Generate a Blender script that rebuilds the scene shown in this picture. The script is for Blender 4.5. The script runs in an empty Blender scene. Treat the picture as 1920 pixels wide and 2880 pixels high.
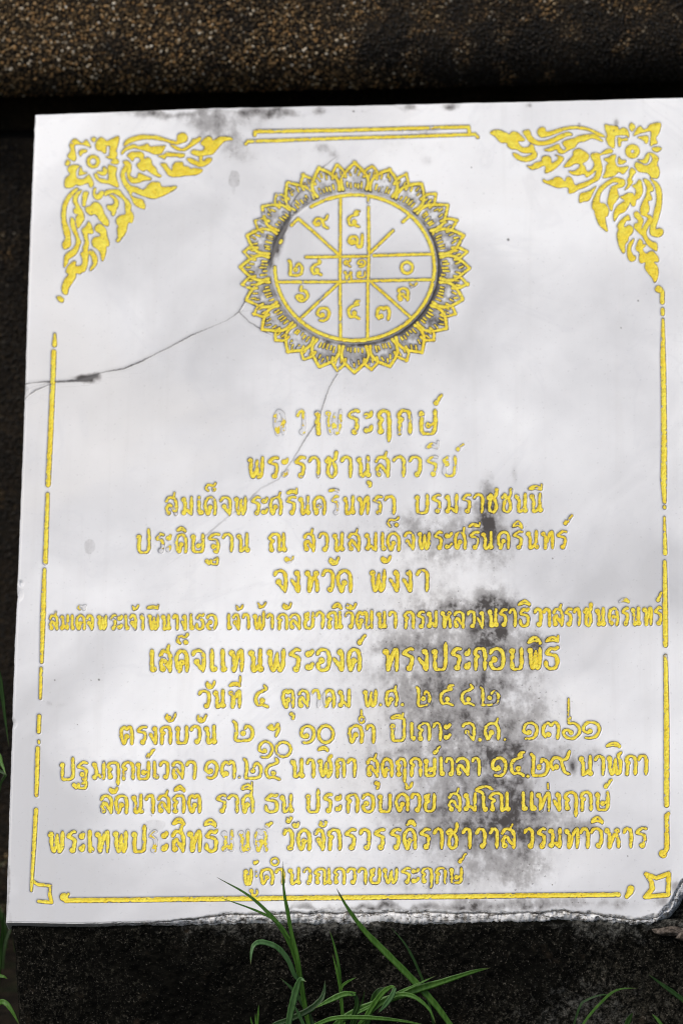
import bpy, math, random
import numpy as np
from mathutils import Matrix, Vector

# ---------------------------------------------------------------- camera, sky, sun, exposure
# Plaque frame: u to the right, v up along the slab, n out of its face; 1 tracing unit is about a third of a millimetre.
PLAQUE_AT = Vector((0.0, 0.0, 0.62))
LEAN = math.radians(31.0)
FX, CXP, CYP, DIST = 14958.8, 960.0, 1440.0, 5.0
TILT, YAW, ROLL = -0.38150, 0.08432, -0.01604
SHX, SHY = 0.01185, -0.02100
def rot3(a, b, c):
    ca, sa, cb, sb, cc, sc = math.cos(a), math.sin(a), math.cos(b), math.sin(b), math.cos(c), math.sin(c)
    rx = Matrix(((1, 0, 0), (0, ca, -sa), (0, sa, ca)))
    ry = Matrix(((cb, 0, sb), (0, 1, 0), (-sb, 0, cb)))
    rz = Matrix(((cc, -sc, 0), (sc, cc, 0), (0, 0, 1)))
    return rz @ ry @ rx
RCV = rot3(TILT, YAW, ROLL) @ Matrix(((1, 0, 0), (0, -1, 0), (0, 0, -1)))
VIEW = Matrix.Translation((SHX, SHY, DIST)) @ RCV.to_4x4()           # plaque frame -> camera (x right, y down, z ahead)
PLAQUE = Matrix.Translation(PLAQUE_AT) @ Matrix.Rotation(math.pi / 2 - LEAN, 4, 'X')
CAMW = PLAQUE @ VIEW.inverted() @ Matrix.Diagonal((1, -1, -1, 1))
scene = bpy.context.scene
cam = bpy.data.objects.new('camera', bpy.data.cameras.new('camera'))
scene.collection.objects.link(cam); scene.camera = cam
cam.matrix_world = CAMW
cam.data.sensor_fit = 'VERTICAL'; cam.data.sensor_height = 36.0; cam.data.sensor_width = 24.0
cam.data.lens = FX / 2880 * 36.0
cam.data.clip_start = 0.1; cam.data.clip_end = 400
cam.data.dof.use_dof = True; cam.data.dof.aperture_fstop = 5.2; cam.data.dof.focus_distance = 4.86

SUN_EL, SUN_AZ = math.radians(56), math.radians(222)
world = bpy.data.worlds.new('World'); scene.world = world; world.use_nodes = True
wn = world.node_tree.nodes; wl = world.node_tree.links
for n in list(wn): wn.remove(n)
sky = wn.new('ShaderNodeTexSky'); sky.sky_type = 'NISHITA'; sky.sun_disc = False
sky.sun_elevation = SUN_EL; sky.sun_rotation = SUN_AZ; sky.dust_density = 3.0; sky.air_density = 1.0; sky.ozone_density = 0.6
bg = wn.new('ShaderNodeBackground'); bg.inputs['Strength'].default_value = 0.10
wo = wn.new('ShaderNodeOutputWorld')
wl.new(sky.outputs[0], bg.inputs[0]); wl.new(bg.outputs[0], wo.inputs[0])
sun = bpy.data.objects.new('sun', bpy.data.lights.new('sun', 'SUN'))
scene.collection.objects.link(sun)
sun.data.energy = 1.3; sun.data.angle = math.radians(20); sun.data.color = (1.0, 0.975, 0.93)
sd_ = Vector((math.sin(SUN_AZ) * math.cos(SUN_EL), math.cos(SUN_AZ) * math.cos(SUN_EL), math.sin(SUN_EL)))
sun.rotation_euler = sd_.to_track_quat('Z', 'Y').to_euler()
scene.render.engine = 'CYCLES'; scene.cycles.filter_width = 1.05
scene.view_settings.view_transform = 'Standard'; scene.view_settings.look = 'None'
scene.view_settings.exposure = 0.28; scene.view_settings.gamma = 1.0

# ---------------------------------------------------------------- tracing units -> plaque plane
def tomat(m): return np.array([[m[i][j] for j in range(4)] for i in range(4)])
_V = tomat(VIEW)
_H = np.array([[FX, 0, CXP], [0, FX, CYP], [0, 0, 1.0]]) @ _V[:3][:, [0, 1, 3]]
_HI = np.linalg.inv(_H)
def plane(x, y):
    """tracing point -> (u, v) in metres on the slab's face"""
    w = _HI[2, 0] * x + _HI[2, 1] * y + _HI[2, 2]
    return (_HI[0, 0] * x + _HI[0, 1] * y + _HI[0, 2]) / w, (_HI[1, 0] * x + _HI[1, 1] * y + _HI[1, 2]) / w

#BEGIN2D
# ---------------------------------------------------------------- noise and distance fields (numpy)
def _hash(ix, iy, seed):
    n = (ix.astype(np.int64) * 374761393 + iy.astype(np.int64) * 668265263 + seed * 1442695041) & 0xffffffff
    n = ((n ^ (n >> 13)) * 1274126177) & 0xffffffff
    n = (n ^ (n >> 16)) & 0xffffff
    return n / float(0xffffff)
def vnoise(x, y, s, seed=0):
    x = np.asarray(x, float) / s; y = np.asarray(y, float) / s
    ix = np.floor(x); iy = np.floor(y); fx = x - ix; fy = y - iy
    fx = fx * fx * (3 - 2 * fx); fy = fy * fy * (3 - 2 * fy)
    a = _hash(ix, iy, seed); b = _hash(ix + 1, iy, seed); c = _hash(ix, iy + 1, seed); d = _hash(ix + 1, iy + 1, seed)
    return (a * (1 - fx) + b * fx) * (1 - fy) + (c * (1 - fx) + d * fx) * fy
def fbm(x, y, s, seed=0, o=4, g=0.5):
    t = 0; a = 1; n = 0
    for k in range(o):
        t = t + a * vnoise(x, y, s / 2 ** k, seed + 17 * k); n += a; a *= g
    return t / n
def smooth(pts, closed=False, k=5):
    p = np.asarray(pts, float)
    if len(p) < 3 and not closed: return p
    n = len(p)
    q = np.vstack([p[-1:], p, p[:2]]) if closed else np.vstack([2 * p[:1] - p[1:2], p, 2 * p[-1:] - p[-2:-1]])
    out = []
    for i in range(1, len(q) - 2):
        p0, p1, p2, p3 = q[i - 1], q[i], q[i + 1], q[i + 2]
        for t in np.arange(k) / k:
            out.append(0.5 * ((2 * p1) + (-p0 + p2) * t + (2 * p0 - 5 * p1 + 4 * p2 - p3) * t * t + (-p0 + 3 * p1 - 3 * p2 + p3) * t ** 3))
    if not closed: out.append(q[-2])
    return np.array(out)
def sd_caps(P, X, Y):
    """P: (N,3) polyline with a half width per point"""
    d = np.full(X.shape, 1e3)
    for (ax, ay, ar), (bx, by, br) in zip(P[:-1], P[1:]):
        dx, dy = bx - ax, by - ay; L = dx * dx + dy * dy + 1e-9
        t = np.clip(((X - ax) * dx + (Y - ay) * dy) / L, 0, 1)
        d = np.minimum(d, np.hypot(X - ax - t * dx, Y - ay - t * dy) - (ar + (br - ar) * t))
    return d
def sd_poly(P, X, Y):
    d = np.full(X.shape, 1e9); s = np.ones(X.shape)
    n = len(P)
    for i in range(n):
        ax, ay = P[i]; bx, by = P[i - 1]
        ex, ey = bx - ax, by - ay; wx, wy = X - ax, Y - ay
        t = np.clip((wx * ex + wy * ey) / (ex * ex + ey * ey + 1e-9), 0, 1)
        d = np.minimum(d, (wx - ex * t) ** 2 + (wy - ey * t) ** 2)
        c1 = Y >= ay; c2 = Y < by; c3 = ex * wy > ey * wx
        flip = (c1 & c2 & c3) | (~c1 & ~c2 & ~c3)
        s = np.where(flip, -s, s)
    return s * np.sqrt(d)

# ---------------------------------------------------------------- the carver's alphabet: centre lines in a unit box (0 foot, 1 head)
GL = {
'ก': ['.1,0 .12,.3 .14,.52 .3,.62 .02,.74 .18,.93 .5,1 .85,.93 1,.68 1,.35 .97,0'],
'ค': ['o.5,.45', '.42,.36 .22,.02 .06,.25 0,.6 .12,.86 .5,1 .86,.9 1,.6 1,.3 .95,0'],
'ฅ': ['o.5,.5', '.5,.4 .35,.02 .1,.2 0,.6 .15,.86 .5,1'],
'ง': ['o.68,.87', '.86,.84 .88,.5 .84,.02 .6,.2 .36,.36 0,.56'],
'จ': ['0,.8 .16,.94 .55,1 .9,.86 1,.5 .92,0', 'o.36,.46', '.88,.08 .66,.22 .4,.38'],
'ช': ['o.14,.82', '.1,.9 .3,.98 .42,.84 .6,.82 .82,.9 .92,1.1 .95,1.3', '.42,.82 .22,.5 .2,.15 .5,0 .8,.12 .9,.42 .66,.8'],
'ฐ': ['1,.98 .55,1 .12,.78 .5,.7 .85,.58 .9,.3 .8,.0 .55,.04', 'o.5,.3'],
'ฐฐ': ['o.12,.55', '.12,.4 .3,.15 .45,.7 .5,.2 .75,.1 .95,.2 1,.95 .7,.75'],
'ณ': ['o.12,.1', '.12,.18 .1,.45 .22,.6 0,.74 .16,.94 .4,1 .58,.86 .6,.4 .6,.02 .74,.1 .9,.26', '.88,1 .87,.5 .87,.15', 'o.93,.1'],
'ด': ['o.52,.42', '.46,.34 .3,.0 .1,.25 0,.56 .12,.84 .5,1 .88,.86 1,.58 1,.3 .98,0'],
'ต': ['o.52,.42', '.46,.34 .3,.0 .1,.25 0,.56 .08,.86 .3,1 .5,.86 .7,1 .92,.9 1,.58 1,.3 .98,0'],
'ฒ': ['o.3,.45', '.27,.34 .16,.0 .04,.3 0,.6 .1,.9 .24,1 .36,.86 .5,1 .62,.88 .62,.4 .62,.02 .78,.1 .94,.22', '.96,1.08 .93,.6 .95,.0'],
'ถ': ['o.16,.1', '.16,.2 .12,.45 .28,.6 .02,.75 .2,.94 .55,1 .88,.92 1,.66 1,.3 .96,0'],
'ท': ['o.12,.86', '.14,.78 .3,.68 .28,.3 .3,.0 .46,.34 .72,.85 .92,.98 .97,.7 .95,0'],
'ธ': ['1,1.02 .8,.94 .45,.98 .1,.76 .5,.68 .86,.6 .97,.35 .84,.08 .45,0 .1,.12 .04,.36'],
'น': ['o.14,.86', '.18,.76 .3,.6 .28,.3 .3,.03 .5,.06 .8,.3', '.86,1 .84,.5 .84,.15', 'o.88,.1'],
'บ': ['o.14,.85', '.18,.74 .14,.4 .2,.04 .5,0 .85,.04 .97,.3 .97,.7 .97,1'],
'ป': ['o.14,.85', '.18,.74 .14,.4 .2,.04 .5,0 .85,.04 .97,.3 .97,.8 .97,1.28'],
'ผ': ['o.2,.84', '.1,.66 .08,.4 .3,.0 .5,.3 .62,.55', '.5,.3 .72,.0 1,.4 1,1'],
'พ': ['o.12,.87', '.18,.76 .16,.4 .34,.02 .5,.4 .6,.84', '.56,.6 .66,.25 .74,.02 .92,.2 .96,.6 .98,1'],
'ฟ': ['o.12,.87', '.18,.76 .16,.4 .34,.02 .5,.4 .6,.84', '.56,.6 .66,.25 .74,.02 .92,.2 .96,.7 .98,1.2'],
'ฬ': ['o.12,.87', '.18,.76 .16,.4 .34,.02 .5,.4 .6,.84', '.56,.6 .66,.25 .74,.02 .92,.2 .94,.7 .8,1.02 1,1.22'],
'ม': ['o.14,.86', '.2,.78 .3,.6 .28,.35 .16,.14', 'o.16,.12', '.22,.18 .5,.26 .74,.12 .95,.04', '.96,1 .94,.5 .95,.02'],
'ย': ['.4,.96 .1,.86 .12,.66 .36,.6 .1,.46 .04,.2 .25,.02 .6,0 .92,.12 1,.5 1,1', 'o.26,.84'],
'ร': ['1,.98 .6,1 .12,.78 .5,.7 .84,.6 .86,.36 .76,.14', 'o.62,.09'],
'ฤ': ['o.22,.12', '.2,.22 .14,.45 .3,.6 .02,.75 .2,.94 .55,1 .88,.92 1,.66 1,.2 .97,-.32'],
'ล': ['.0,.78 .18,.95 .5,1 .86,.88 1,.62 .98,.3 .96,0', 'o.2,.12', '.12,.2 .06,.38 .24,.58 .42,.54 .64,.34 .9,.16'],
'ว': ['0,.8 .18,.96 .56,1 .9,.88 .98,.55 .9,.14', 'o.7,.09'],
'ส': ['.0,.78 .18,.95 .5,1 .86,.88 1,.62 .98,.3 .96,0', 'o.2,.12', '.12,.2 .06,.38 .24,.58 .42,.54 .64,.34 .9,.16', '.66,.96 .84,1.26'],
'ศ': ['o.46,.42', '.38,.34 .2,.02 .05,.25 0,.58 .12,.85 .48,.98 .82,.9 .98,.6 .98,.3 .94,0', '.78,.94 .9,1.26'],
'ษ': ['o.14,.85', '.18,.74 .14,.4 .2,.04 .5,0 .85,.04 .97,.3 .97,.7 .97,1', 'o.56,.36', '.66,.36 .96,.5'],
'ห': ['o.12,.87', '.18,.78 .3,.66 .26,.3 .3,.0 .44,.34 .62,.64 .86,.74', 'o.86,.88', '.7,.7 .9,.52 .94,.25 .96,0'],
'อ': ['.02,.78 .2,.95 .55,1 .9,.86 1,.5 .86,.1 .5,0 .16,.08 .06,.3 .26,.4', 'o.34,.48'],
'ข': ['o.14,.85', '.3,.96 .34,.74 .2,.5 .3,.04 .6,0 .95,.06 .97,.5 .97,1'],
'า': ['0,.8 .22,.96 .6,1 .92,.86 .98,.5 .92,0'],
'เ': ['.22,1 .24,.5 .26,.16 .4,.04', 'o.66,.12'],
'โ': ['1,.98 .6,1.1 .1,1.02 .0,.92 .3,.84 .42,.7 .42,.4 .42,.1', 'o.56,.07'],
'ะ': ['o.26,.78', '.42,.74 .66,.76 .95,.95', 'o.26,.15', '.42,.12 .66,.14 .95,.34'],
'ิ': ['0,.2 .2,.68 .6,.95 .95,.4 1,0', '.1,.2 .5,.42 .9,.25'],
'ี': ['0,.2 .2,.55 .55,.72 .86,.4 .9,.1', '.1,.15 .5,.3 .86,.15', '.92,.2 .97,1'],
'ึ': ['o.3,.3', '.5,.3 1,1'],
'้': ['o.28,.3', '.2,.55 .05,.85', '.45,.25 .72,.45 1,1'],
'่': ['.5,0 .5,1'],
'ั': ['o.36,.42', '.1,.8 .02,.4 .3,.02 .66,.12 .86,.5 1,1'],
'็': ['.24,.08 .02,.3 .04,.62 .3,.82 .62,.72 .84,.82 1,1.02', 'o.8,.22'],
'์': ['o.28,.22', '.3,.45 .5,.42 .66,.66 .78,.86 1,1'],
'ํ': ['O.5,.5'],
'ุ': ['o.4,.72', '.62,.74 .95,.7 .95,.3 .7,0'],
'ู': ['o.2,.7', '.3,.5 .3,.1 .6,.0 .9,.2 .95,.9'],
'.': ['.5,.5 .5,.52'],
'|': ['.5,0 .5,1'],
'ฯ': ['.0,.72 .3,.9 .3,.62', 'o.22,.72', '.4,.55 .66,.7 .85,1 .95,.6 .7,0'],
'๐': ['O.5,.5'],
'๑': ['o.42,.42', '.3,.32 .02,.5 .12,.84 .5,1 .9,.84 1,.5 .82,.14 .5,0 .15,.03'],
'๒': ['0,1.16 .12,1.0 .14,.5 .12,.05 .5,0 .86,.08 1,.4 .95,.74 .72,.9 .58,.7', 'o.5,.46'],
'๓': ['o.36,.26', '.16,.1 .0,.4 .1,.8 .34,.98 .52,.82 .72,1 .94,.86 1,.5 .95,0'],
'๔': ['.72,1.3 .86,1.12 .6,.98 .2,.84 0,.5 .2,.14 .5,.16 .74,.1 1,.0', 'o.55,.4'],
'๕': ['1,1.28 .74,1.24 .84,1.04 .6,.98 .2,.84 0,.5 .2,.14 .5,.16 .74,.1 1,.0', 'o.55,.4', 'o.7,1.1'],
'๖': ['.42,1.28 .34,.94 .66,.94 .96,.72 1,.36 .66,.02 .3,.02 .02,.24 .1,.5 .4,.5', 'o.46,.36'],
'๗': ['.42,.42 .2,.3 .03,.55 .14,.9 .42,.96 .62,.72 .6,.3 .74,.03 .94,.2 .97,1.15', 'o.34,.5'],
'๙': ['o.3,.46', '.14,.34 .0,.6 .18,.94 .5,.9 .62,.56 .74,.2 1,.04', '.56,.8 .84,.9 .98,1.3'],
}
# every written line: crop origin x, y (crop units are half tracing units), head line y at crop x=0 and 1568, foot line likewise, then glyphs
LINES = [
 ('first line, its first letters worn off', [(640,1090,124,120,268,266,
  'ด258,325~.8 ว385,440~.75 ง490,522~.25 พ545,645~.72 ร668,745 ะ762,822~.2 ฤ838,918 ก950,1035~.2 ษ1065,1178~.3 ์1150,1212:104,36')]),
 ('second line', [(640,1090,388,380,514,500,
  'พ110,206 ร220,292~.2 ะ304,346~.35 ร370,442 า452,522~.1 ช545,622 า634,702 น720,808~.1 ุ778,810:562,520 ส828,912~.1 า925,1000 ว1015,1092~.15 ร1110,1186~.55 ี1112,1190:350,298~.6 ย1205,1286~.4 ์1275,1332:360,315~.45')]),
 ('third line', [(360,1350,92,86,202,194,
  'ส210,280~.15 ม298,368~.1 เ386,430 ด428,498~.1 ็434,500:68,14 จ516,582 พ596,668 ร690,748 ะ748,792~.15 ศ794,868~.05 ร882,948 ี892,956:82,44 น956,1026 ค1038,1112~.1 ร1138,1190~.5 ิ1128,1188:68,46~.25 น1204,1280 ท1288,1358 ร1372,1432 า1438,1506'),
   (1000,1350,82,66,194,180,
  'บ328,412 ร422,484 ม498,576 ร590,652 า658,720~.1 ช734,802 ช814,882 น890,968 น972,1052 ี968,1052:62,20')]),
 ('fourth line', [(360,1350,300,292,412,400,
  'ป46,128 ร152,208~.3 ะ214,248~.45 ด264,334 ิ272,328:294,260 ษ350,432 ฐ444,520 ฐฐ430,510:482,434 า530,592~.1 น608,686 ณ788,894 ส986,1052 ว1068,1128 น1148,1218 ส1234,1306 ม1328,1402 เ1418,1452 ด1452,1530 ็1456,1526:268,206'),
   (1000,1350,290,282,396,388,
  'จ268,332 พ344,420 ร436,492 ะ494,548 ศ552,622 ร630,698 ี632,704:270,234 น702,776~.1 ค794,866 ร878,942 ิ878,938:276,228 น954,1030 ท1040,1114 ร1122,1190 ์1158,1222:262,194')]),
 ('fifth line', [(740,1560,82,78,214,208,
  'จ56,136 ั120,176:46,6~.55 ง152,212~.05 ห232,316 ว328,402 ั368,430:60,8 ด410,500 พ596,690 ั660,720:48,2~.1 ง706,768 ง778,842 า856,932')]),
 ('sixth line, smallest letters', [(100,1660,138,128,226,222,
  'ส76,130~.15 ม138,190~.1 เ198,222 ด226,282~.1 ็236,288:114,80~.4 จ286,328~.15 พ346,404 ร414,460 ะ460,494 เ498,530 จ528,570 ้540,584:118,80 า588,612~.15 พ630,696 ี624,698:110,78~.15 น706,762 า770,806 ง816,852 เ864,894 ธ898,952 อ958,1022 เ1076,1104 จ1106,1150 ้1124,1172:118,78 า1160,1206 ฟ1220,1292 ้1244,1300:108,64 า1298,1340 ก1358,1420 ั1388,1442:108,68 ล1426,1492'),
   (620,1660,122,112,222,214,
  'ย466,528 า530,584 ณ596,688 ิ626,684:108,68 ว698,750~.1 ั704,766:110,70 ฒ758,862 น876,936 า942,992 ก1028,1092 ร1100,1150 ม1158,1220 ห1234,1300 ล1308,1372 ว1384,1434 ง1436,1484'),
   (1136,1660,108,90,216,196,
  'น466,530 ร528,582 า584,632 ธ642,706 ิ636,710:92,52 ว726,776 า776,826 ส832,896 ร896,948 า948,992 ช1006,1060 น1072,1132 ค1146,1206~.3 ร1216,1264~.25 ิ1206,1266:72,44~.5 น1272,1330~.25 ท1338,1396~.1 ร1402,1452~.1 ์1414,1452:72,8')]),
 ('seventh line, larger letters', [(100,1660,336,326,464,460,
  'เ640,684 ส694,768 ็792,864:308,240 ด782,862 จ876,956 เ976,1024 เ1040,1076 ท1086,1172 น1194,1284 พ1296,1406 ร1420,1496'),
   (620,1660,330,318,462,452,
  'ะ474,530 อ534,622 ง628,700 ค710,792 ์760,822:312,248 ท910,1004 ร1016,1092 ง1104,1174 ป1184,1276 ร1288,1358 ะ1368,1408~.2 ก1418,1496'),
   (1136,1660,326,308,454,444,
  'อ472,566 บ588,670 พ690,774 ิ690,770:306,256 ธ784,872 ี792,874:298,248')]),
 ('eighth line, the date', [(300,1900,82,74,188,180,
  'ว514,586 ั556,614:76,26 น598,670 ท684,758 ี688,758:66,26 ่740,762:34,0 ๔830,914 ต984,1056 ุ1024,1058:248,200 ล1074,1140~.15 า1148,1202~.62 ค1216,1286 ม1298,1372'),
   (980,1900,76,68,178,166,
  'พ78,162 .168,190:176,152 ศ204,278~.15 .294,312:168,152~.1 ๒376,462~.3 ๕508,594~.05 ๔628,712~.1 ๒734,850~.3')]),
 ('ninth line', [(300,1900,284,272,390,382,
  'ต74,152 ร164,232 ง238,290 ก298,368 ั330,394:262,208 บ384,460 ว468,532 ั506,566:266,216 น544,622 ๒706,828:372,250 ฯ900,978:348,266 ๑1084,1174 ๐1182,1282 ค1356,1442 ํ1414,1454:268,224 ่1424,1440:222,190 า1454,1510'),
   (120,2060,60,60,150,150, '๑1210,1298:146,44 ๐1304,1402:142,48'),
   (980,1900,264,254,374,356,
  'ป228,322 ี234,314:250,206 เ342,378 ถ386,462 า468,526 ะ528,580~.1 จ634,712 .722,750:372,344 ศ760,852 .862,890:370,342 ๑974,1066 ๓1084,1186 ๖1198,1304 |1222,1248:250,126 ๑1308,1416')]),
 ('tenth line, the times', [(120,2060,166,152,272,256,
  'ป94,182 ฐ188,260 ฐฐ162,252:324,272 ม276,356 ฤ360,434 ก444,518 ษ522,606 ์574,636:150,92 เ618,656 ว654,714 ล726,796 า804,866 ๑910,990 ๓1000,1088 .1094,1118:264,238 ๒1126,1236:264,140 ๔1248,1342:270,140'),
   (640,2060,150,134,262,244,
  'น350,434 า440,492 ฬ504,592 ิ506,568:108,74 ก604,662 า666,724 ส778,850 ุ818,854:322,266 ด860,930 ฤ944,1004 ก1020,1092 ษ1098,1172 ์1148,1198:128,74 เ1188,1220 ว1220,1272 ล1280,1358 า1368,1422'),
   (1136,2060,140,122,258,238,
  '๑486,580 ๕590,682 .682,706:254,234 ๒704,814 ๙814,938 น976,1064 า1066,1128 ฬ1134,1228 ิ1134,1216:88,50 ก1238,1308 า1310,1370')]),
 ('eleventh line', [(120,2060,350,344,460,452,
  'ล324,396 ั374,428:346,304 ค406,482 น498,570 า576,632 ส646,720 ถ730,804 ิ738,802:338,294 ต816,892 ร970,1038 า1038,1104 ศ1118,1190 ี1116,1186:332,276 ธ1246,1328~.05 น1330,1414~.1'),
   (640,2060,344,336,456,446,
  'ป436,520~.12 ร534,592 ะ604,644 ก662,738 อ750,828 บ840,922 ด940,1020 ้992,1044:330,276 ว1026,1088 ย1100,1170'),
   (1136,2060,338,326,450,438,
  'ส244,322 ม330,410 โ400,504:446,298 ณ474,600 เ654,698 เ700,748 ท738,824 ่798,818:322,280 ง832,884 ฤ894,974 ก984,1058 ษ1068,1154 ์1114,1172:318,260')]),
 ('twelfth line', [(100,2280,112,104,240,232,
  'พ70,164 ร172,236 ะ244,280 เ292,330 ท334,418 พ436,520 ป538,624 ร632,690~.93 ะ706,750 ส764,842 ิ768,842:86,34 ท852,936 ธ950,1028 ิ944,1018:94,42 ม1044,1118~.55 น1138,1212~.55 ต1230,1306~.55 ์1288,1338:96,62~.1'),
   (640,2280,102,94,230,214,
  'ว310,374 ั364,406:98,60~.1 ้328,366:72,32~.1 ด388,470 จ486,548~.05 ั514,560:96,54~.1 ก558,640 ร654,726 ว738,806 ร818,888 ร904,978 ด984,1062 ิ1002,1058:90,46 ร1074,1144 า1152,1214 ช1226,1300 า1314,1372 ว1392,1454 า1468,1524'),
   (1136,2280,100,90,218,210,
  'ส542,626 ว670,730 ร740,800 ม808,886 ท898,984 า984,1042 ว1042,1118 ิ1048,1118:76,28 ห1122,1216 า1226,1284 ร1290,1368')]),
 ('thirteenth and last line', [(640,2280,324,314,420,408,
  'ผ88,140 ู120,174:480,436 ้144,176:304,280 |154,170:374,338~.3 ค182,260 ํ240,292:312,264 า266,322 น336,416~.1 ว424,474~.2 ณ486,588 ถ594,662 ว668,724 า730,784 ย794,860 พ868,958 ร970,1032 ะ1026,1082 ฤ1084,1152 ก1164,1230 ษ1242,1322 ์1286,1348:300,236')]),
]
import re
MARKS = set('ิีึ้่ั็์ํุู')
DIGITS = set('๐๑๒๓๔๕๖๗๘๙')
def stroke_pts(s): return [tuple(float(v) for v in p.split(',')) for p in s.split()]
def glyph_prims(key, x0, x1, ytop, ybase, hw, seed):
    """centre lines of one carved sign in tracing units"""
    H = ybase - ytop; rng = random.Random(seed); out = []
    bx0, bx1 = x0 + hw, x1 - hw; by0, by1 = ybase - hw * .8, ytop + hw * .8
    def mp(x, y): return (bx0 + x * (bx1 - bx0) + rng.uniform(-.5, .5), by0 + y * (by1 - by0) + rng.uniform(-.6, .6))
    for s in GL[key]:
        if s[0] in 'oO':
            cx, cy = (float(v) for v in s[1:].split(','))
            cx, cy = mp(cx, cy)
            if s[0] == 'O': rx, ry, w = (bx1 - bx0) / 2, abs(by1 - by0) / 2, hw * .95
            else: rx = ry = hw * .98; w = hw * .72
            if s[0] == 'o': cx = min(max(cx, x0 + rx + w), x1 - rx - w)
            a = np.linspace(0, 2 * np.pi, 13)
            out.append(np.c_[cx + rx * np.cos(a), cy + ry * np.sin(a), np.full(13, w)])
        else:
            p = np.array([mp(*q) for q in stroke_pts(s)])
            if len(p) > 2: p = smooth(p, k=4)
            d = np.gradient(p, axis=0) if len(p) > 1 else p * 0
            st = np.abs(d[:, 1]) / (np.hypot(d[:, 0], d[:, 1]) + 1e-6)
            w = hw * (.74 + .3 * st) * (1 + .12 * np.sin(np.arange(len(p)) * 1.3 + seed))
            w[-1] *= .6; w[0] *= .85
            if key in '.': w = w * 1.25
            out.append(np.c_[p, w])
    return out
def parse_lines():
    res = []
    for label, chunks in LINES:
        L = []
        for (ox, oy, t0, t1, b0, b1, txt) in chunks:
            for m in re.finditer(r'([^0-9]+?)([0-9]+),([0-9]+)(?::([0-9]+),([0-9]+))?(?:~(\.[0-9]+))?(?:\s|$)', txt):
                k, a, b, yb, yt, w = m.groups(); k = k.strip()
                a, b = float(a), float(b); f = (a + b) / 2 / 1568
                body = ((b0 + (b1 - b0) * f) - (t0 + (t1 - t0) * f)) / 2
                yb = float(yb) if yb else b0 + (b1 - b0) * f
                yt = float(yt) if yt else t0 + (t1 - t0) * f
                if k in '๒๔๕๙โ' and m.group(4): yt = yb - (yb - yt) / {'๒': 1.16, '๔': 1.28, '๕': 1.26, '๙': 1.28, 'โ': 1.08}[k]
                L.append((k, ox + a / 2, ox + b / 2, oy + yt / 2, oy + yb / 2, body, float(w or 0)))
        res.append((label, L))
    return res

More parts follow.
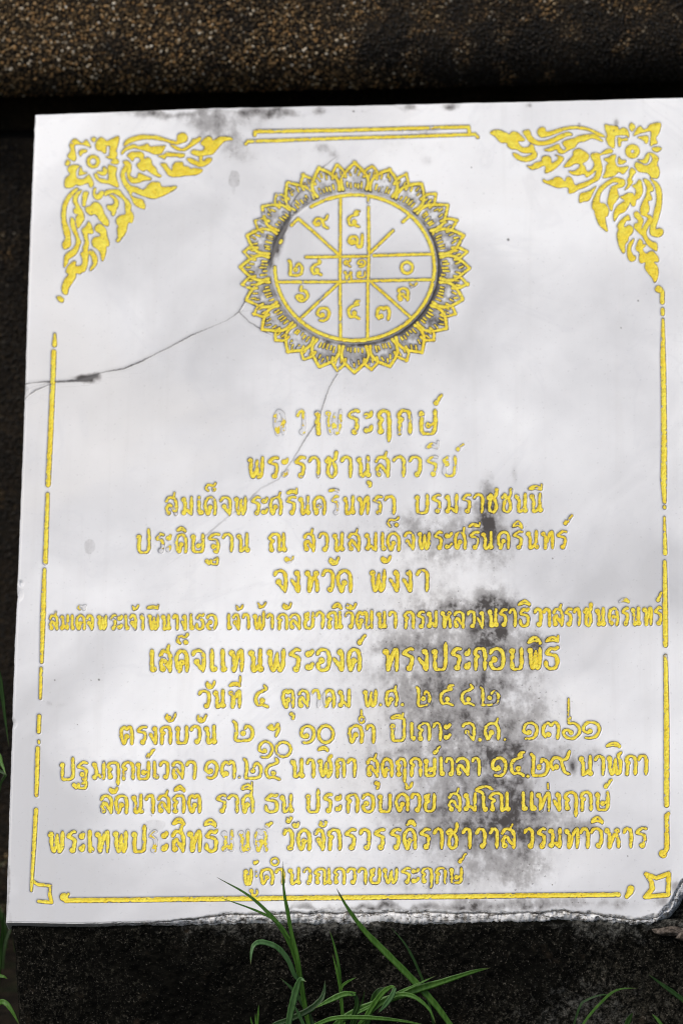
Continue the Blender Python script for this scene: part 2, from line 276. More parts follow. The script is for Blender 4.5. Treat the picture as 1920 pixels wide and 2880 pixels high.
# ---------------------------------------------------------------- corner scrolls (traced outlines)
def PP(s): return np.array([[float(v) for v in p.split(',')] for p in s.split()])
SCROLL_L = ['220,290 270,210 330,190 430,265 510,205 580,330 530,310 410,280 320,285 300,340 330,500 290,560 190,480 240,400 235,330',
'385,400 430,370 510,375 500,410 440,430 410,475 385,450', '590,180 640,160 670,190 640,235 600,215',
'680,230 740,165 790,180 850,225 930,190 1055,145 1040,280 1010,380 1025,460 980,520 900,520 840,490 895,460 900,310 845,310 840,400 815,430 760,390 690,370 665,310',
'150,600 185,545 230,580 195,640 155,630',
'240,640 330,630 385,645 330,720 330,830 400,870 470,860 540,800 560,810 625,940 590,1005 560,990 530,930 390,975 330,960 270,1000 150,1010 150,860 230,790 190,700',
'410,650 440,740 520,760 400,800 375,780', '930,570 990,510 1050,560 1030,610 940,600',
'880,635 960,650 1020,680 1000,800 1050,980 1010,1000 900,950 790,930 720,910 650,830 640,780 680,780 720,850 800,870 870,880 880,780',
'690,740 780,735 780,680 820,660 860,720 830,790 770,800 700,770',
'1140,300 1160,230 1250,170 1400,125 1560,120 1700,135 1850,180 1990,220 2040,215 2050,130 2090,90 2170,90 2215,150 2200,220 2120,250 2050,275 1950,260 1800,215 1600,185 1430,195 1290,230 1180,290',
'1100,440 1110,400 1180,320 1300,280 1400,310 1530,270 1570,300 1600,320 1700,310 1830,300 1840,310 1800,390 1750,440 1650,440 1560,400 1430,365 1310,340 1180,380 1120,440',
'1930,285 1990,290 2060,330 2130,350 2220,300 2290,220 2300,190 2370,180 2430,150 2440,200 2380,250 2290,310 2200,370 2130,385 2040,370 1960,320',
'2280,400 2320,370 2430,390 2490,370 2500,310 2450,270 2460,220 2560,145 2620,160 2650,215 2760,150 2900,150 2960,170 2970,195 2850,215 2750,310 2650,430 2560,450 2480,465 2400,470 2300,440',
'2210,520 2260,510 2330,530 2410,570 2420,460 2470,460 2470,560 2550,510 2620,510 2620,550 2540,620 2440,655 2340,620 2250,580',
'1720,470 1810,450 1870,410 1950,420 2060,430 2160,440 2160,480 2100,500 2040,480 1940,480 1860,480 1830,525 1780,500',
'1765,605 1850,605 1880,650 1940,720 1960,700 1970,630 2020,580 2130,580 2150,640 2240,660 2270,690 2350,680 2460,700 2450,740 2350,790 2200,800 2060,820 1950,820 1880,780 1830,700',
'1200,470 1250,420 1330,405 1430,410 1480,460 1470,520 1540,500 1600,540 1620,620 1680,680 1710,760 1770,810 1740,830 1650,790 1560,730 1520,700 1480,730 1400,690 1360,620 1420,560 1400,500 1320,500 1290,560 1230,500',
'1130,570 1200,555 1260,620 1260,720 1240,800 1290,840 1360,850 1390,770 1440,780 1520,820 1600,850 1590,880 1480,890 1400,920 1320,935 1260,920 1210,860 1190,760 1200,690 1150,610',
'1140,660 1180,640 1190,700 1150,790 1190,900 1260,980 1370,1010 1450,1050 1510,1020 1560,960 1620,920 1740,925 1770,990 1850,1000 2020,985 2010,1030 1870,1110 1740,1170 1620,1195 1500,1160 1380,1120 1290,1080 1270,1150 1390,1200 1470,1230 1500,1360 1420,1350 1330,1300 1290,1230 1230,1100 1150,990 1090,830 1100,740',
'330,1020 240,1090 160,1190 110,1300 85,1450 90,1560 100,1650 130,1800 150,1880 105,1950 110,2030 150,2050 230,2000 235,1900 225,1760 180,1640 160,1560 155,1450 180,1300 260,1150 370,1040',
'390,1060 420,1070 350,1200 370,1300 440,1420 470,1530 440,1590 380,1680 350,1690 330,1590 340,1500 370,1460 300,1440 290,1380 330,1350 280,1250 290,1170 340,1090',
'460,1090 540,1090 520,1170 490,1270 490,1320 440,1320 440,1200',
'490,1350 570,1330 620,1270 690,1265 760,1330 800,1440 860,1540 890,1600 870,1660 800,1640 740,1570 690,1500 640,1460 580,1480 510,1430',
'630,1020 665,1030 650,1110 700,1120 750,1070 800,1080 780,1150 740,1200 680,1210 620,1150',
'810,1110 840,1060 940,1045 1050,1050 1100,1100 1160,1180 1220,1230 1260,1320 1250,1390 1290,1450 1300,1530 1270,1600 1230,1590 1200,1640 1170,1770 1100,1870 1050,1930 1010,1910 1040,1850 1030,1720 1050,1660 1020,1620 1010,1560 1070,1490 1165,1460 1165,1350 1150,1240 1060,1160 940,1100 830,1150',
'890,1140 960,1140 1040,1230 1045,1320 1000,1400 1000,1440 960,1490 930,1460 930,1420 870,1370 860,1310 920,1310 980,1270 950,1190',
'240,1530 290,1540 310,1640 350,1760 380,1870 410,1930 380,2020 350,2100 300,2160 210,2220 180,2290 130,2360 125,2300 140,2170 190,2110 280,2050 330,1960 330,1880 290,1780 240,1650',
'430,1730 500,1660 540,1590 580,1640 620,1760 590,1790 530,1790 530,1880 540,1960 530,2060 540,2130 530,2220 520,2310 480,2420 430,2440 400,2470 330,2460 320,2530 250,2640 200,2720 190,2780 170,2820 110,2800 90,2700 130,2580 200,2480 160,2440 190,2350 280,2260 325,2270 320,2330 390,2340 440,2290 430,2200 410,2130 450,2090 450,2020 480,1960 470,1860',
'650,1690 700,1630 760,1640 830,1720 860,1850 890,1940 880,2000 840,2010 830,2120 790,2240 765,2230 740,2110 680,2040 620,2000 600,1930 640,1860 740,1840 730,1790 660,1740',
'550,2080 600,2070 660,2140 690,2220 680,2300 630,2370 570,2420 570,2370 610,2310 600,2200 550,2120', '0,2870 60,2855 115,2900 105,2955 50,2940']
SCROLL_R = ['480,130 560,135 690,150 720,210 790,175 860,210 890,290 880,340 840,300 720,300 650,320 640,500 600,510 540,460 500,360 520,310',
'700,345 770,360 850,350 860,390 760,400 745,490 710,480', '900,130 935,95 990,150 970,210 935,230 900,190',
'970,310 1000,230 1080,145 1130,200 1200,190 1250,120 1420,95 1400,250 1340,350 1370,430 1300,460 1250,465 1265,240 1150,250 1060,270',
'1040,340 1120,320 1210,320 1205,420 1170,440 1140,390', '1290,515 1380,500 1440,530 1370,585 1300,560',
'600,640 665,640 650,720 680,830 760,850 870,830 860,880 790,960 720,920 650,980 560,1010 450,1020 490,930 510,820 540,770 470,710 540,680',
'720,670 760,720 840,735 800,780 720,790 705,740',
'1240,600 1310,620 1390,690 1365,770 1390,860 1405,940 1370,1030 1270,1020 1220,950 1130,930 1050,910 990,830 1010,760 1060,770 1170,815 1240,790 1280,740 1285,680',
'1040,720 1130,720 1180,640 1220,600 1235,640 1220,730 1170,780 1100,760',
'900,900 940,860 1000,920 960,980 930,1060 950,1090 890,1180 820,1230 860,1160 870,1100 860,1060 900,990',
'-1458,265 -1388,215 -1288,220 -1178,270 -1138,290 -1088,245 -998,260 -908,340 -878,380 -918,400 -988,400 -968,460 -908,510 -818,500 -778,450 -728,470 -708,560 -668,620 -698,690 -808,740 -918,740 -1028,690 -1078,610 -1008,620 -908,670 -788,640 -728,590 -818,600 -928,590 -1008,540 -1108,530 -1168,480 -1178,430 -1288,420 -1378,320',
'-908,250 -868,220 -798,220 -758,320 -678,390 -558,400 -418,360 -278,290 -158,250 -88,270 -78,300 -178,320 -308,390 -458,450 -608,470 -728,450 -808,400 -858,320',
'-658,230 -608,170 -538,180 -518,240 -418,230 -258,180 -88,150 60,150 150,165 252,200 362,250 472,310 452,330 372,310 272,250 142,210 -28,190 -178,210 -328,260 -458,310 -588,335 -648,290',
'-538,540 -458,510 -308,455 -278,510 -218,560 -178,520 -238,430 -158,380 -28,350 52,310 192,290 282,280 362,320 442,390 422,405 342,370 252,350 142,400 32,420 -28,500 -108,540 -238,610 -308,590 -338,540 -428,570 -518,565',
'-838,820 -768,820 -678,760 -598,740 -578,670 -508,650 -438,680 -418,770 -318,720 -318,660 -358,640 -288,650 -218,690 -268,770 -348,850 -418,900 -528,940 -518,840 -558,810 -658,860 -758,880',
'-208,830 -138,730 -58,650 -48,570 32,530 112,560 207,640 182,720 102,780 142,830 162,900 212,920 282,860 302,770 252,680 252,620 322,600 412,620 452,580 552,530 612,560 592,600 472,620 392,650 412,760 432,880 382,1040 272,1110 142,1180 32,1220 -48,1270 -128,1280 -138,1190 -218,1180 -318,1190 -448,1140 -558,1090 -558,1050 -498,1080 -408,1050 -338,1010 -258,1030 -198,1090 -158,1010 -88,1030 -28,1150 42,1130 192,1080 302,1010 332,900 252,960 172,1010 132,960 12,980 -78,960 -128,910 -38,910 42,850 52,790 -28,780 -108,830 -178,840',
'50,1440 60,1310 110,1280 230,1240 330,1170 290,1250 210,1400 120,1420',
'270,1540 270,1440 330,1300 400,1180 500,1100 560,1060 640,1020 760,1040 820,1080 810,1150 750,1190 690,1200 700,1280 720,1340 660,1430 620,1480 600,1570 575,1570 530,1460 540,1370 580,1200 640,1160 700,1130 700,1100 620,1100 500,1180 420,1270 390,1370 400,1450 480,1470 540,1560 530,1660 485,1690 500,1800 525,1920 480,1910 380,1810 330,1680 300,1570',
'640,1760 630,1640 680,1520 780,1440 820,1410 740,1350 790,1330 860,1290 950,1290 980,1340 1010,1260 990,1200 950,1160 1010,1130 1060,1060 1100,1100 1120,1250 1070,1360 1010,1400 990,1490 940,1500 910,1430 880,1500 820,1590 720,1640 680,1700',
'1130,1050 1200,1060 1260,1120 1300,1200 1290,1250 1240,1270 1280,1390 1210,1420 1230,1520 1220,1600 1190,1640 1270,1680 1290,1750 1220,1850 1180,1950 1200,2030 1270,2100 1360,2140 1360,2260 1300,2240 1210,2170 1160,2090 1110,2000 1060,1960 980,1870 990,1810 1040,1790 1040,1740 990,1690 980,1620 1030,1600 1080,1660 1130,1740 1110,1820 1100,1890 1130,1860 1180,1780 1210,1720 1180,1680 1100,1650 1080,1560 1120,1440 1180,1310 1190,1180',
'1250,1030 1320,1070 1400,1150 1440,1260 1445,1400 1430,1540 1390,1700 1350,1830 1340,1900 1400,1880 1460,1910 1465,1970 1410,2020 1310,2020 1250,1970 1250,1830 1300,1680 1330,1540 1360,1400 1350,1250 1310,1130',
'830,1680 880,1660 910,1740 840,1750 800,1850 830,1860 900,1830 960,1890 940,1970 880,2020 870,2090 820,2160 820,2270 790,2300 740,2220 700,2100 690,1980 710,1900 690,1840 760,1740',
'970,2060 960,2120 920,2220 950,2330 1000,2360 990,2420 930,2440 880,2400 860,2290 880,2150',
'1070,2070 1120,2110 1120,2150 1180,2160 1120,2220 1130,2270 1180,2310 1240,2280 1290,2270 1350,2330 1390,2400 1380,2450 1310,2450 1360,2520 1385,2620 1360,2750 1320,2800 1290,2730 1200,2620 1160,2540 1170,2450 1090,2470 1060,2400 1070,2300 1010,2240 1030,2140']
def ringp(cx, cy, rx, ry, w, a0=0, a1=360, n=25):
    a = np.radians(np.linspace(a0, a1, n)); return np.c_[cx + rx * np.cos(a), cy + ry * np.sin(a), np.full(n, w)]
def capp(pts, w, sm=False):
    p = np.array(pts, float)
    if sm: p = smooth(p, k=4)
    n = len(p); return np.c_[p, np.full(n, w) if np.isscalar(w) else np.interp(np.linspace(0, 1, n), np.linspace(0, 1, len(w)), w)]

# items: (group, name, [prims], wear, seed); a prim is ('c', Nx3) or ('p', Nx2)
WC, WR = np.array([997., 752.]), np.array([224., 205.])
def wpt(r, a): return WC + WR * r * np.array([math.cos(a), math.sin(a)])
def build_items():
    it = []; sd = 1
    for li, (label, L) in enumerate(parse_lines()):
        for (k, x0, x1, yt, yb, body, wear) in L:
            sd += 1; wear = min(wear + (.09 if li < 4 else .03), .82)
            hw = .5 + (.060 if li < 5 else .066) * body
            if k in MARKS or k in ('ฐฐ', '|'): hw *= .8
            if k == 'ํ': hw *= .8
            pr = [('c', p) for p in glyph_prims(k, x0, x1, yt, yb, hw, sd)]
            nm = 'numeral' if k in DIGITS else 'tone_mark' if k in '้่็์' else 'vowel_mark' if k in MARKS else 'vowel_letter' if k in 'าเโะ' else 'full_stop' if k == '.' else 'letter'
            it.append((('line', li), nm, pr, wear, sd))
    for g, S, ox, oy in (('left', SCROLL_L, 160, 360), ('right', SCROLL_R, 1620, 330)):
        for s in S:
            sd += 1; it.append((('corner', g), 'scroll_leaf', [('p', smooth(PP(s) / 6.031 + [ox, oy], True, 3))], 0.0, sd))
        c = ringp(160 + 620 / 6.031, 360 + 570 / 6.031, 14, 14, 4.2) if g == 'left' else ringp(1620 + 950 / 6.031, 330 + 575 / 6.031, 13, 12.5, 6.6)
        sd += 1; it.append((('corner', g), 'flower_ring', [('c', c)], 0.0, sd))
    B = [('top_border', [capp([(716, 379), (717, 371), (724, 369), (960, 366), (1130, 361), (1317, 357), (1319, 371)], 4.3)]),
         ('top_border', [capp([(691, 404), (698, 397), (760, 395), (960, 388), (1130, 384), (1336, 378), (1343, 386)], 4.0)])]
    for seg, w in [([(155, 940), (154, 970)], [3, 6]), ([(152, 990), (150, 1076)], 6), ([(149, 1083), (143, 1220), (136, 1363)], 6), ([(135, 1390), (128, 1582)], [4.5, 6]),
                   ([(126, 1602), (122, 1720), (118, 1862)], [4, 6.5, 6.5, 4]), ([(116.5, 1880), (114, 1964)], [4, 5, 3]), ([(111, 2014), (109, 2058)], 5), ([(110, 2084), (110, 2089)], 3),
                   ([(107, 2104), (105, 2170), (103, 2236)], [5, 5.5, 4.5]), ([(102, 2278), (97, 2370), (91, 2470), (89, 2505)], [5, 5, 4, 3])]:
        B.append(('side_border', [capp(seg, w)]))
    B.append(('corner_hook', [capp([(92, 2478), (110, 2488), (142, 2491), (141, 2518), (146, 2538), (109, 2535)], 4)]))
    B.append(('bottom_border', [capp([(186, 2532), (330, 2531), (490, 2529), (700, 2527), (960, 2524.5), (1266, 2521), (1511, 2518), (1738, 2516)], 6.0), capp([(180, 2523), (181, 2523)], 11), capp([(188, 2520), (193, 2514)], 3)]))
    B.append(('border_dot', [capp([(1773, 2500), (1770, 2507), (1761, 2521)], [10, 9, 5])]))
    B.append(('corner_square', [capp([(1815, 2458), (1844, 2469), (1879, 2457), (1877, 2516), (1813, 2522), (1833, 2499), (1830, 2480), (1817, 2461)], [5, 5.5, 6, 5.5, 6.5, 5])]))
    for seg, w in [([(1850, 813), (1852, 814)], 9), ([(1855, 812), (1861, 822), (1861, 850)], 5.5), ([(1862, 870), (1862, 883)], 4.5), ([(1863, 898), (1863, 1000), (1865, 1100), (1866, 1250), (1865, 1350), (1867, 1412)], [3, 6.5, 6.5, 7, 8, 4.5]),
                   ([(1867, 1425), (1867.5, 1428)], 4), ([(1867, 1455), (1869, 1556)], [2.5, 4, 5]), ([(1868, 1580), (1869, 1700), (1870, 1814)], [4.5, 6.5, 6]), ([(1870, 1845), (1872, 1950), (1873, 2060), (1873, 2120), (1873, 2264)], [5, 6.5, 7, 6.5]),
                   ([(1878, 2288), (1873, 2294), (1874, 2385), (1866, 2400)], [4, 5.5, 6.5, 5]), ([(1862, 2401), (1863, 2402)], 10)]:
        B.append(('side_border', [capp(seg, w)]))
    for nm, pr in B:
        sd += 1; it.append((('border', 0), nm, [('c', p) for p in pr], .1 if nm == 'top_border' else .05, sd))
    # birth chart wheel
    a = lambda *q: ('c', capp(q, 3.5))
    W = [('ring', [('c', ringp(WC[0], WC[1], WR[0], WR[1], 4.4, -123, 180, 110))]), ('ring', [('c', capp([(791, 676), (788, 682)], 4))]),
         ('spoke', [a((957, 556), (957, 640), (956, 800), (956, 855))]), ('spoke', [a((957, 862), (957, 955))]), ('spoke', [a((1036, 552), (1036, 568)), ]), ('spoke', [a((1036, 582), (1037, 712), (1034, 800), (1033, 955))]),
         ('spoke', [a((860, 723), (957, 721), (1033, 720))]), ('spoke', [a((1051, 718), (1218, 714))]), ('spoke', [a((779, 793), (957, 792), (1000, 790), (1215, 786))]),
         ('spoke', [a((820, 633), (838, 614), (880, 650), (957, 720))]), ('spoke', [a((1041, 710), (1105, 648))]), ('spoke', [a((1132, 624), (1153, 604))]),
         ('spoke', [a((952, 796), (840, 900))]), ('spoke', [a((1037, 789), (1060, 808), (1154, 892))])]
    for nm, pr in W:
        sd += 1; it.append((('wheel', 0), nm, pr, .04, sd))
    for k, x0, x1, yt, yb, w in [('๙', 880, 926, 610, 645, .15), ('๕', 975, 1014, 600, 640, 0), ('๗', 976, 1023, 660, 698, 0), ('๒', 808, 853, 735, 777, 0), ('๔', 873, 908, 738, 776, 0), ('๖', 831, 868, 812, 849, 0),
                             ('๑', 889, 929, 862, 904, 0), ('๕', 976, 1014, 854, 899, 0), ('๓', 1056, 1097, 860, 902, 0), ('ล', 1116, 1151, 808, 847, 0), ('้', 1148, 1175, 793, 810, .2), ('๐', 1124, 1163, 733, 771, 0),
                             ('๙', 966, 988, 730, 752, 0), ('๑', 1004, 1029, 728, 752, 0), ('ห', 965, 991, 762, 786, 0), ('ย', 1002, 1028, 762, 782, 0)]:
        sd += 1; small = (yb - yt) < 30
        it.append((('wheel', 0), 'numeral' if k in DIGITS else 'letter', [('c', p) for p in glyph_prims(k, x0, x1, yt, yb, 2.5 if small else 3.9, sd)], w, sd))
    for i in range(40):
        th = math.radians(90 + i * 9.0); rng = random.Random(500 + i); D = math.degrees(th) % 360
        wear = 0
        if 196 < D < 240: wear = .30 if D > 204 else .15
        if 240 <= D < 246: wear = .25
        j = lambda s: rng.uniform(-s, s)
        pr = []
        if i % 2 == 0:
            tip = 1.43 + j(.015); hwid = math.radians(8.3)
            for s in (-1, 1):
                pts = [wpt(1.09, th + s * hwid * .93), wpt(1.17 + j(.01), th + s * hwid * 1.01), wpt(1.26, th + s * hwid * .86), wpt(1.34, th + s * hwid * .5), wpt(tip, th + math.radians(j(.4)))]
                pr.append(('c', capp(pts, [4.4, 4.1, 3.8, 3.9], True)))
            for q in (-4.6, -2.4, 0, 2.3, 4.5):
                al = th + math.radians(q + j(.4)); r0 = 1.105 + j(.01); pr.append(('c', capp([wpt(r0, al), wpt(r0 + .055 + j(.02), al)], 2.1)))
            for q, r0 in ((-2.4, 1.27), (0, 1.31), (2.2, 1.27)):
                al = th + math.radians(q + j(.5)); pr.append(('c', capp([wpt(r0, al), wpt(r0 + .05, al + math.radians(j(1)))], 2.0)))
        else:
            tip = 1.42 + j(.02); hwid = math.radians(5.2)
            for s in (-1, 1):
                pts = [wpt(1.255, th + s * hwid * .72), wpt(1.33 + j(.01), th + s * hwid * .62), wpt(tip, th + math.radians(j(.5)))]
                pr.append(('c', capp(pts, [3.5, 3.3, 3.7], True)))
            for q, r0 in ((-1.3, 1.27), (1.2, 1.29)):
                al = th + math.radians(q + j(.5)); pr.append(('c', capp([wpt(r0, al), wpt(r0 + .045, al)], 1.9)))
        sd += 1; it.append((('wheel', 0), 'lotus_petal', pr, wear + .03, sd))
    return it
def prim_sdf(prims, X, Y):
    d = np.full(X.shape, 1e3)
    for k, P in prims:
        d = np.minimum(d, sd_caps(P, X, Y) if k == 'c' else sd_poly(P, X, Y))
    return d
def bbox(prims, m):
    xs = np.concatenate([P[:, 0] for _, P in prims]); ys = np.concatenate([P[:, 1] for _, P in prims])
    w = max((P[:, 2].max() if k == 'c' else 0) for k, P in prims)
    return xs.min() - w - m, xs.max() + w + m, ys.min() - w - m, ys.max() + w + m
def gold_field(d, X, Y, wear, sd):
    """carved outline roughened by the chisel, with lost patches of paint"""
    g = d + (fbm(X, Y, 8, 3, 3) - .5) * 3.2 - .4
    if wear > 0:
        n = fbm(X, Y, 13, 40 + sd, 3, .55)
        n = (n - .5) * 2.1 + .5
        g = g + np.clip((.10 + wear - n) * 9, 0, 12)
    p = vnoise(X, Y, 3.2, 91); g = np.maximum(g, (p - .93) * 30)          # pinholes
    return g
#END2D

# ---------------------------------------------------------------- helpers
coll = scene.collection
def hit(px, py, yw):
    """tracing point -> world point on the upright plane y = yw"""
    d = CAMW.to_3x3() @ Vector(((px - CXP) / FX, -(py - CYP) / FX, -1.0)); o = CAMW.translation
    t = (yw - o.y) / d.y
    return o + d * t
def link(name, me, mat=None, parent=None):
    o = bpy.data.objects.new(name, me); coll.objects.link(o)
    if mat: me.materials.append(mat)
    if parent: o.parent = parent
    return o
def empty(name, loc, parent=None):
    o = bpy.data.objects.new(name, None); coll.objects.link(o); o.empty_display_size = .03
    if parent: o.parent = parent
    else: o.location = loc
    return o
def mesh_np(name, V, F, attrs=None, smooth_=True):
    """V (n,3); F (m,3) or (m,4) ints"""
    me = bpy.data.meshes.new(name); V = np.asarray(V, np.float32); F = np.asarray(F, np.int32); k = F.shape[1]
    me.vertices.add(len(V)); me.vertices.foreach_set('co', V.ravel())
    me.loops.add(F.size); me.loops.foreach_set('vertex_index', F.ravel())
    me.polygons.add(len(F)); me.polygons.foreach_set('loop_start', np.arange(0, F.size, k, dtype=np.int32))
    me.polygons.foreach_set('loop_total', np.full(len(F), k, np.int32))
    me.update(calc_edges=True)
    me.polygons.foreach_set('use_smooth', np.full(len(F), smooth_))
    for an, a in (attrs or {}).items():
        at = me.attributes.new(an, 'FLOAT', 'POINT'); at.data.foreach_set('value', np.asarray(a, np.float32))
    return me
def tag(o, label=None, cat=None, kind=None, group=None):
    if label: o['label'] = label
    if cat: o['category'] = cat
    if kind: o['kind'] = kind
    if group: o['group'] = group
    return o
class NT:
    def __init__(s, name):
        s.m = bpy.data.materials.new(name); s.m.use_nodes = True; s.t = s.m.node_tree
        s.n = s.t.nodes; s.l = s.t.links; s.b = s.n['Principled BSDF']; s.out = s.n['Material Output']
        s.co = s.n.new('ShaderNodeTexCoord').outputs['Object']
    def val(s, x, sock):
        if isinstance(x, (int, float)): sock.default_value = x
        elif isinstance(x, tuple): sock.default_value = x + (1,) if len(x) == 3 and sock.type == 'RGBA' else x
        else: s.l.new(x, sock)
    def noise(s, sc, det=4, rough=.55, vec=None, dist=0.0):
        n = s.n.new('ShaderNodeTexNoise'); n.inputs['Scale'].default_value = sc; n.inputs['Detail'].default_value = det
        n.inputs['Roughness'].default_value = rough; n.inputs['Distortion'].default_value = dist
        s.l.new(vec or s.co, n.inputs['Vector']); return n.outputs['Fac']
    def vor(s, sc, vec=None, out='Distance', feat='F1'):
        n = s.n.new('ShaderNodeTexVoronoi'); n.inputs['Scale'].default_value = sc; n.feature = feat
        s.l.new(vec or s.co, n.inputs['Vector']); return n.outputs[out]
    def math(s, op, a, b=0.0, clamp=False):
        n = s.n.new('ShaderNodeMath'); n.operation = op; n.use_clamp = clamp
        s.val(a, n.inputs[0]); s.val(b, n.inputs[1]); return n.outputs[0]
    def step(s, x, lo, hi, to0=0.0, to1=1.0):
        n = s.n.new('ShaderNodeMapRange'); n.interpolation_type = 'SMOOTHSTEP'
        s.val(x, n.inputs['Value'])
        for k, v in (('From Min', lo), ('From Max', hi), ('To Min', to0), ('To Max', to1)): n.inputs[k].default_value = v
        return n.outputs[0]
    def mix(s, f, a, b):
        n = s.n.new('ShaderNodeMix'); n.data_type = 'RGBA'
        s.val(f, n.inputs[0]); s.val(a, n.inputs[6]); s.val(b, n.inputs[7]); return n.outputs[2]
    def attr(s, name):
        n = s.n.new('ShaderNodeAttribute'); n.attribute_name = name; return n.outputs['Fac']
    def ramp(s, x, stops):
        n = s.n.new('ShaderNodeValToRGB'); r = n.color_ramp; s.val(x, n.inputs[0])
        while len(r.elements) < len(stops): r.elements.new(.5)
        for e, (p, c) in zip(r.elements, stops): e.position = p; e.color = c + (1,)
        return n.outputs[0]
    def bump(s, h, strength=.3, dist=.001):
        n = s.n.new('ShaderNodeBump'); n.inputs['Strength'].default_value = strength; n.inputs['Distance'].default_value = dist
        s.l.new(h, n.inputs['Height']); s.l.new(n.outputs[0], s.b.inputs['Normal'])
    def set(s, **k):
        for a, v in k.items(): s.val(v, s.b.inputs[a.replace('_', ' ')])
        return s.m
def mapping(s, sc):
    n = s.n.new('ShaderNodeMapping'); n.inputs['Scale'].default_value = sc; s.l.new(s.co, n.inputs['Vector']); return n.outputs[0]

# ---------------------------------------------------------------- materials
def marble_material():
    s = NT('weathered_white_marble')
    cl = s.math('ADD', s.attr('cloud'), s.math('MULTIPLY', s.math('SUBTRACT', s.noise(26, 5, .6), .5), .30))
    col = s.ramp(cl, [(.08, (.60, .597, .596)), (.34, (.712, .708, .706)), (.58, (.815, .810, .803)), (.86, (.93, .925, .91))])
    col = s.mix(s.step(s.noise(3.1, 4, .55, dist=.5), .50, .66, 0, .5), col, (.80, .775, .735))
    run = s.noise(1.0, 4, .6, vec=mapping(s, (75, 3.0, 10)))
    col = s.mix(s.step(run, .52, .70, 0, .09), col, (.52, .50, .47))
    vein = s.math('ABSOLUTE', s.math('SUBTRACT', s.noise(4.2, 5, .6, dist=1.2), .5))
    col = s.mix(s.step(vein, 0.0, .02, .13, 0), col, (.60, .60, .62))
    col = s.mix(s.step(s.noise(700, 3, .6), .60, .8, 0, .25), col, (.62, .61, .60))
    ink = s.attr('inkd'); st = s.attr('stain_shade'); gr = s.attr('grime')
    nf = s.noise(420, 5, .7); nm = s.noise(150, 4, .65); sp = s.noise(900, 2, .5)
    # black algae in the pores and the moat's painted shade: traced density broken up by fine noise
    soft = s.math('MINIMUM', st, .55)
    dens = s.math('ADD', st, s.math('MULTIPLY', s.math('SUBTRACT', nm, .5), s.math('MULTIPLY', soft, .8)))
    stk = s.noise(1.0, 4, .6, vec=mapping(s, (190, 55, 60)))
    dens = s.math('ADD', dens, s.math('MULTIPLY', s.math('SUBTRACT', stk, .5), s.math('MULTIPLY', soft, 1.0)))
    dens = s.math('ADD', dens, s.math('MULTIPLY', s.math('SUBTRACT', nf, .5), s.math('MULTIPLY', soft, .7)))
    col = s.mix(s.step(dens, .0, .62, 0, .60), col, (.20, .18, .165))
    col = s.mix(s.step(dens, .50, 1.5, 0, .93), col, (.040, .032, .028))
    col = s.mix(s.math('MULTIPLY', s.step(s.noise(330, 2, .5), .66, .72), s.step(st, .03, .3, .12, .6)), col, (.10, .085, .075))
    # grime caught along the cut edges
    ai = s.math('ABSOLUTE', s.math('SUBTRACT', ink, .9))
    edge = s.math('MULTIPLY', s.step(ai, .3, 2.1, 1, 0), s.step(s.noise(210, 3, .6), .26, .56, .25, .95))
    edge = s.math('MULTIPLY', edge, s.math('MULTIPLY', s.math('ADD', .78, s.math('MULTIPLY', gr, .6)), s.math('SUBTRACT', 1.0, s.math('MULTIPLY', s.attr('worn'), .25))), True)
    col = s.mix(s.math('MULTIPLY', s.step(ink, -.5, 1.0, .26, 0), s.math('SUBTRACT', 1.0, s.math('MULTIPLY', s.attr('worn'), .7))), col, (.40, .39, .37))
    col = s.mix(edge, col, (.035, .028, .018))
    col = s.mix(s.step(ink, 1.0, 10.0, .15, 0), col, (.34, .34, .35))
    # cracks
    cd = s.math('ABSOLUTE', s.math('ADD', s.attr('crack'), s.math('MULTIPLY', s.math('SUBTRACT', s.noise(200, 5, .7), .5), 6.5)))
    cw = s.attr('crackw'); cb = s.attr('crackb')
    line = s.step(s.math('SUBTRACT', cd, cw), -.7, .8, 1, 0)
    dark = s.math('MULTIPLY', line, s.math('MULTIPLY', s.math('POWER', cb, .7), s.step(s.noise(60, 3, .6), .26, .46, .6, 1)), True)
    col = s.mix(dark, col, (.05, .045, .042))
    pale = s.math('MULTIPLY', s.step(s.math('SUBTRACT', cd, s.math('MULTIPLY', cw, 3.6)), -.5, 1.5, .12, 0), s.math('SUBTRACT', 1.0, cb, True))  # pale vein line along the fainter cracks
    halo = s.math('MULTIPLY', s.step(s.math('ABSOLUTE', s.attr('crack')), 1.0, 13.0, .30, 0), s.math('MULTIPLY', cb, s.step(cw, .3, 1.0)), True)
    col = s.mix(halo, col, (.34, .33, .32))
    col = s.mix(s.math('MULTIPLY', pale, s.step(cw, .05, .4)), col, (.86, .85, .83))
    # broken edge: crystalline white, dirty in the hollows
    ch = s.attr('chip')
    cc = s.ramp(s.noise(170, 6, .75), [(.33, (.06, .05, .04)), (.41, (.42, .39, .35)), (.50, (.90, .88, .85))])
    fis = s.math('ABSOLUTE', s.math('SUBTRACT', s.noise(1.0, 4, .6, vec=mapping(s, (28, 120, 120)), dist=.8), .5))
    cc = s.mix(s.step(fis, .0, .03, .9, 0), cc, (.03, .025, .02))
    col = s.mix(ch, col, cc)
    s.bump(s.math('ADD', s.math('MULTIPLY', s.noise(500, 4, .6), .35), s.math('MULTIPLY', s.noise(1500, 2, .5), .2)), .22, .0006)
    return s.set(Base_Color=col, Roughness=s.step(dens, .1, .8, .34, .75), Specular_IOR_Level=.42, Subsurface_Weight=.12, Subsurface_Radius=(.004, .0037, .0033), Subsurface_Scale=1.0)
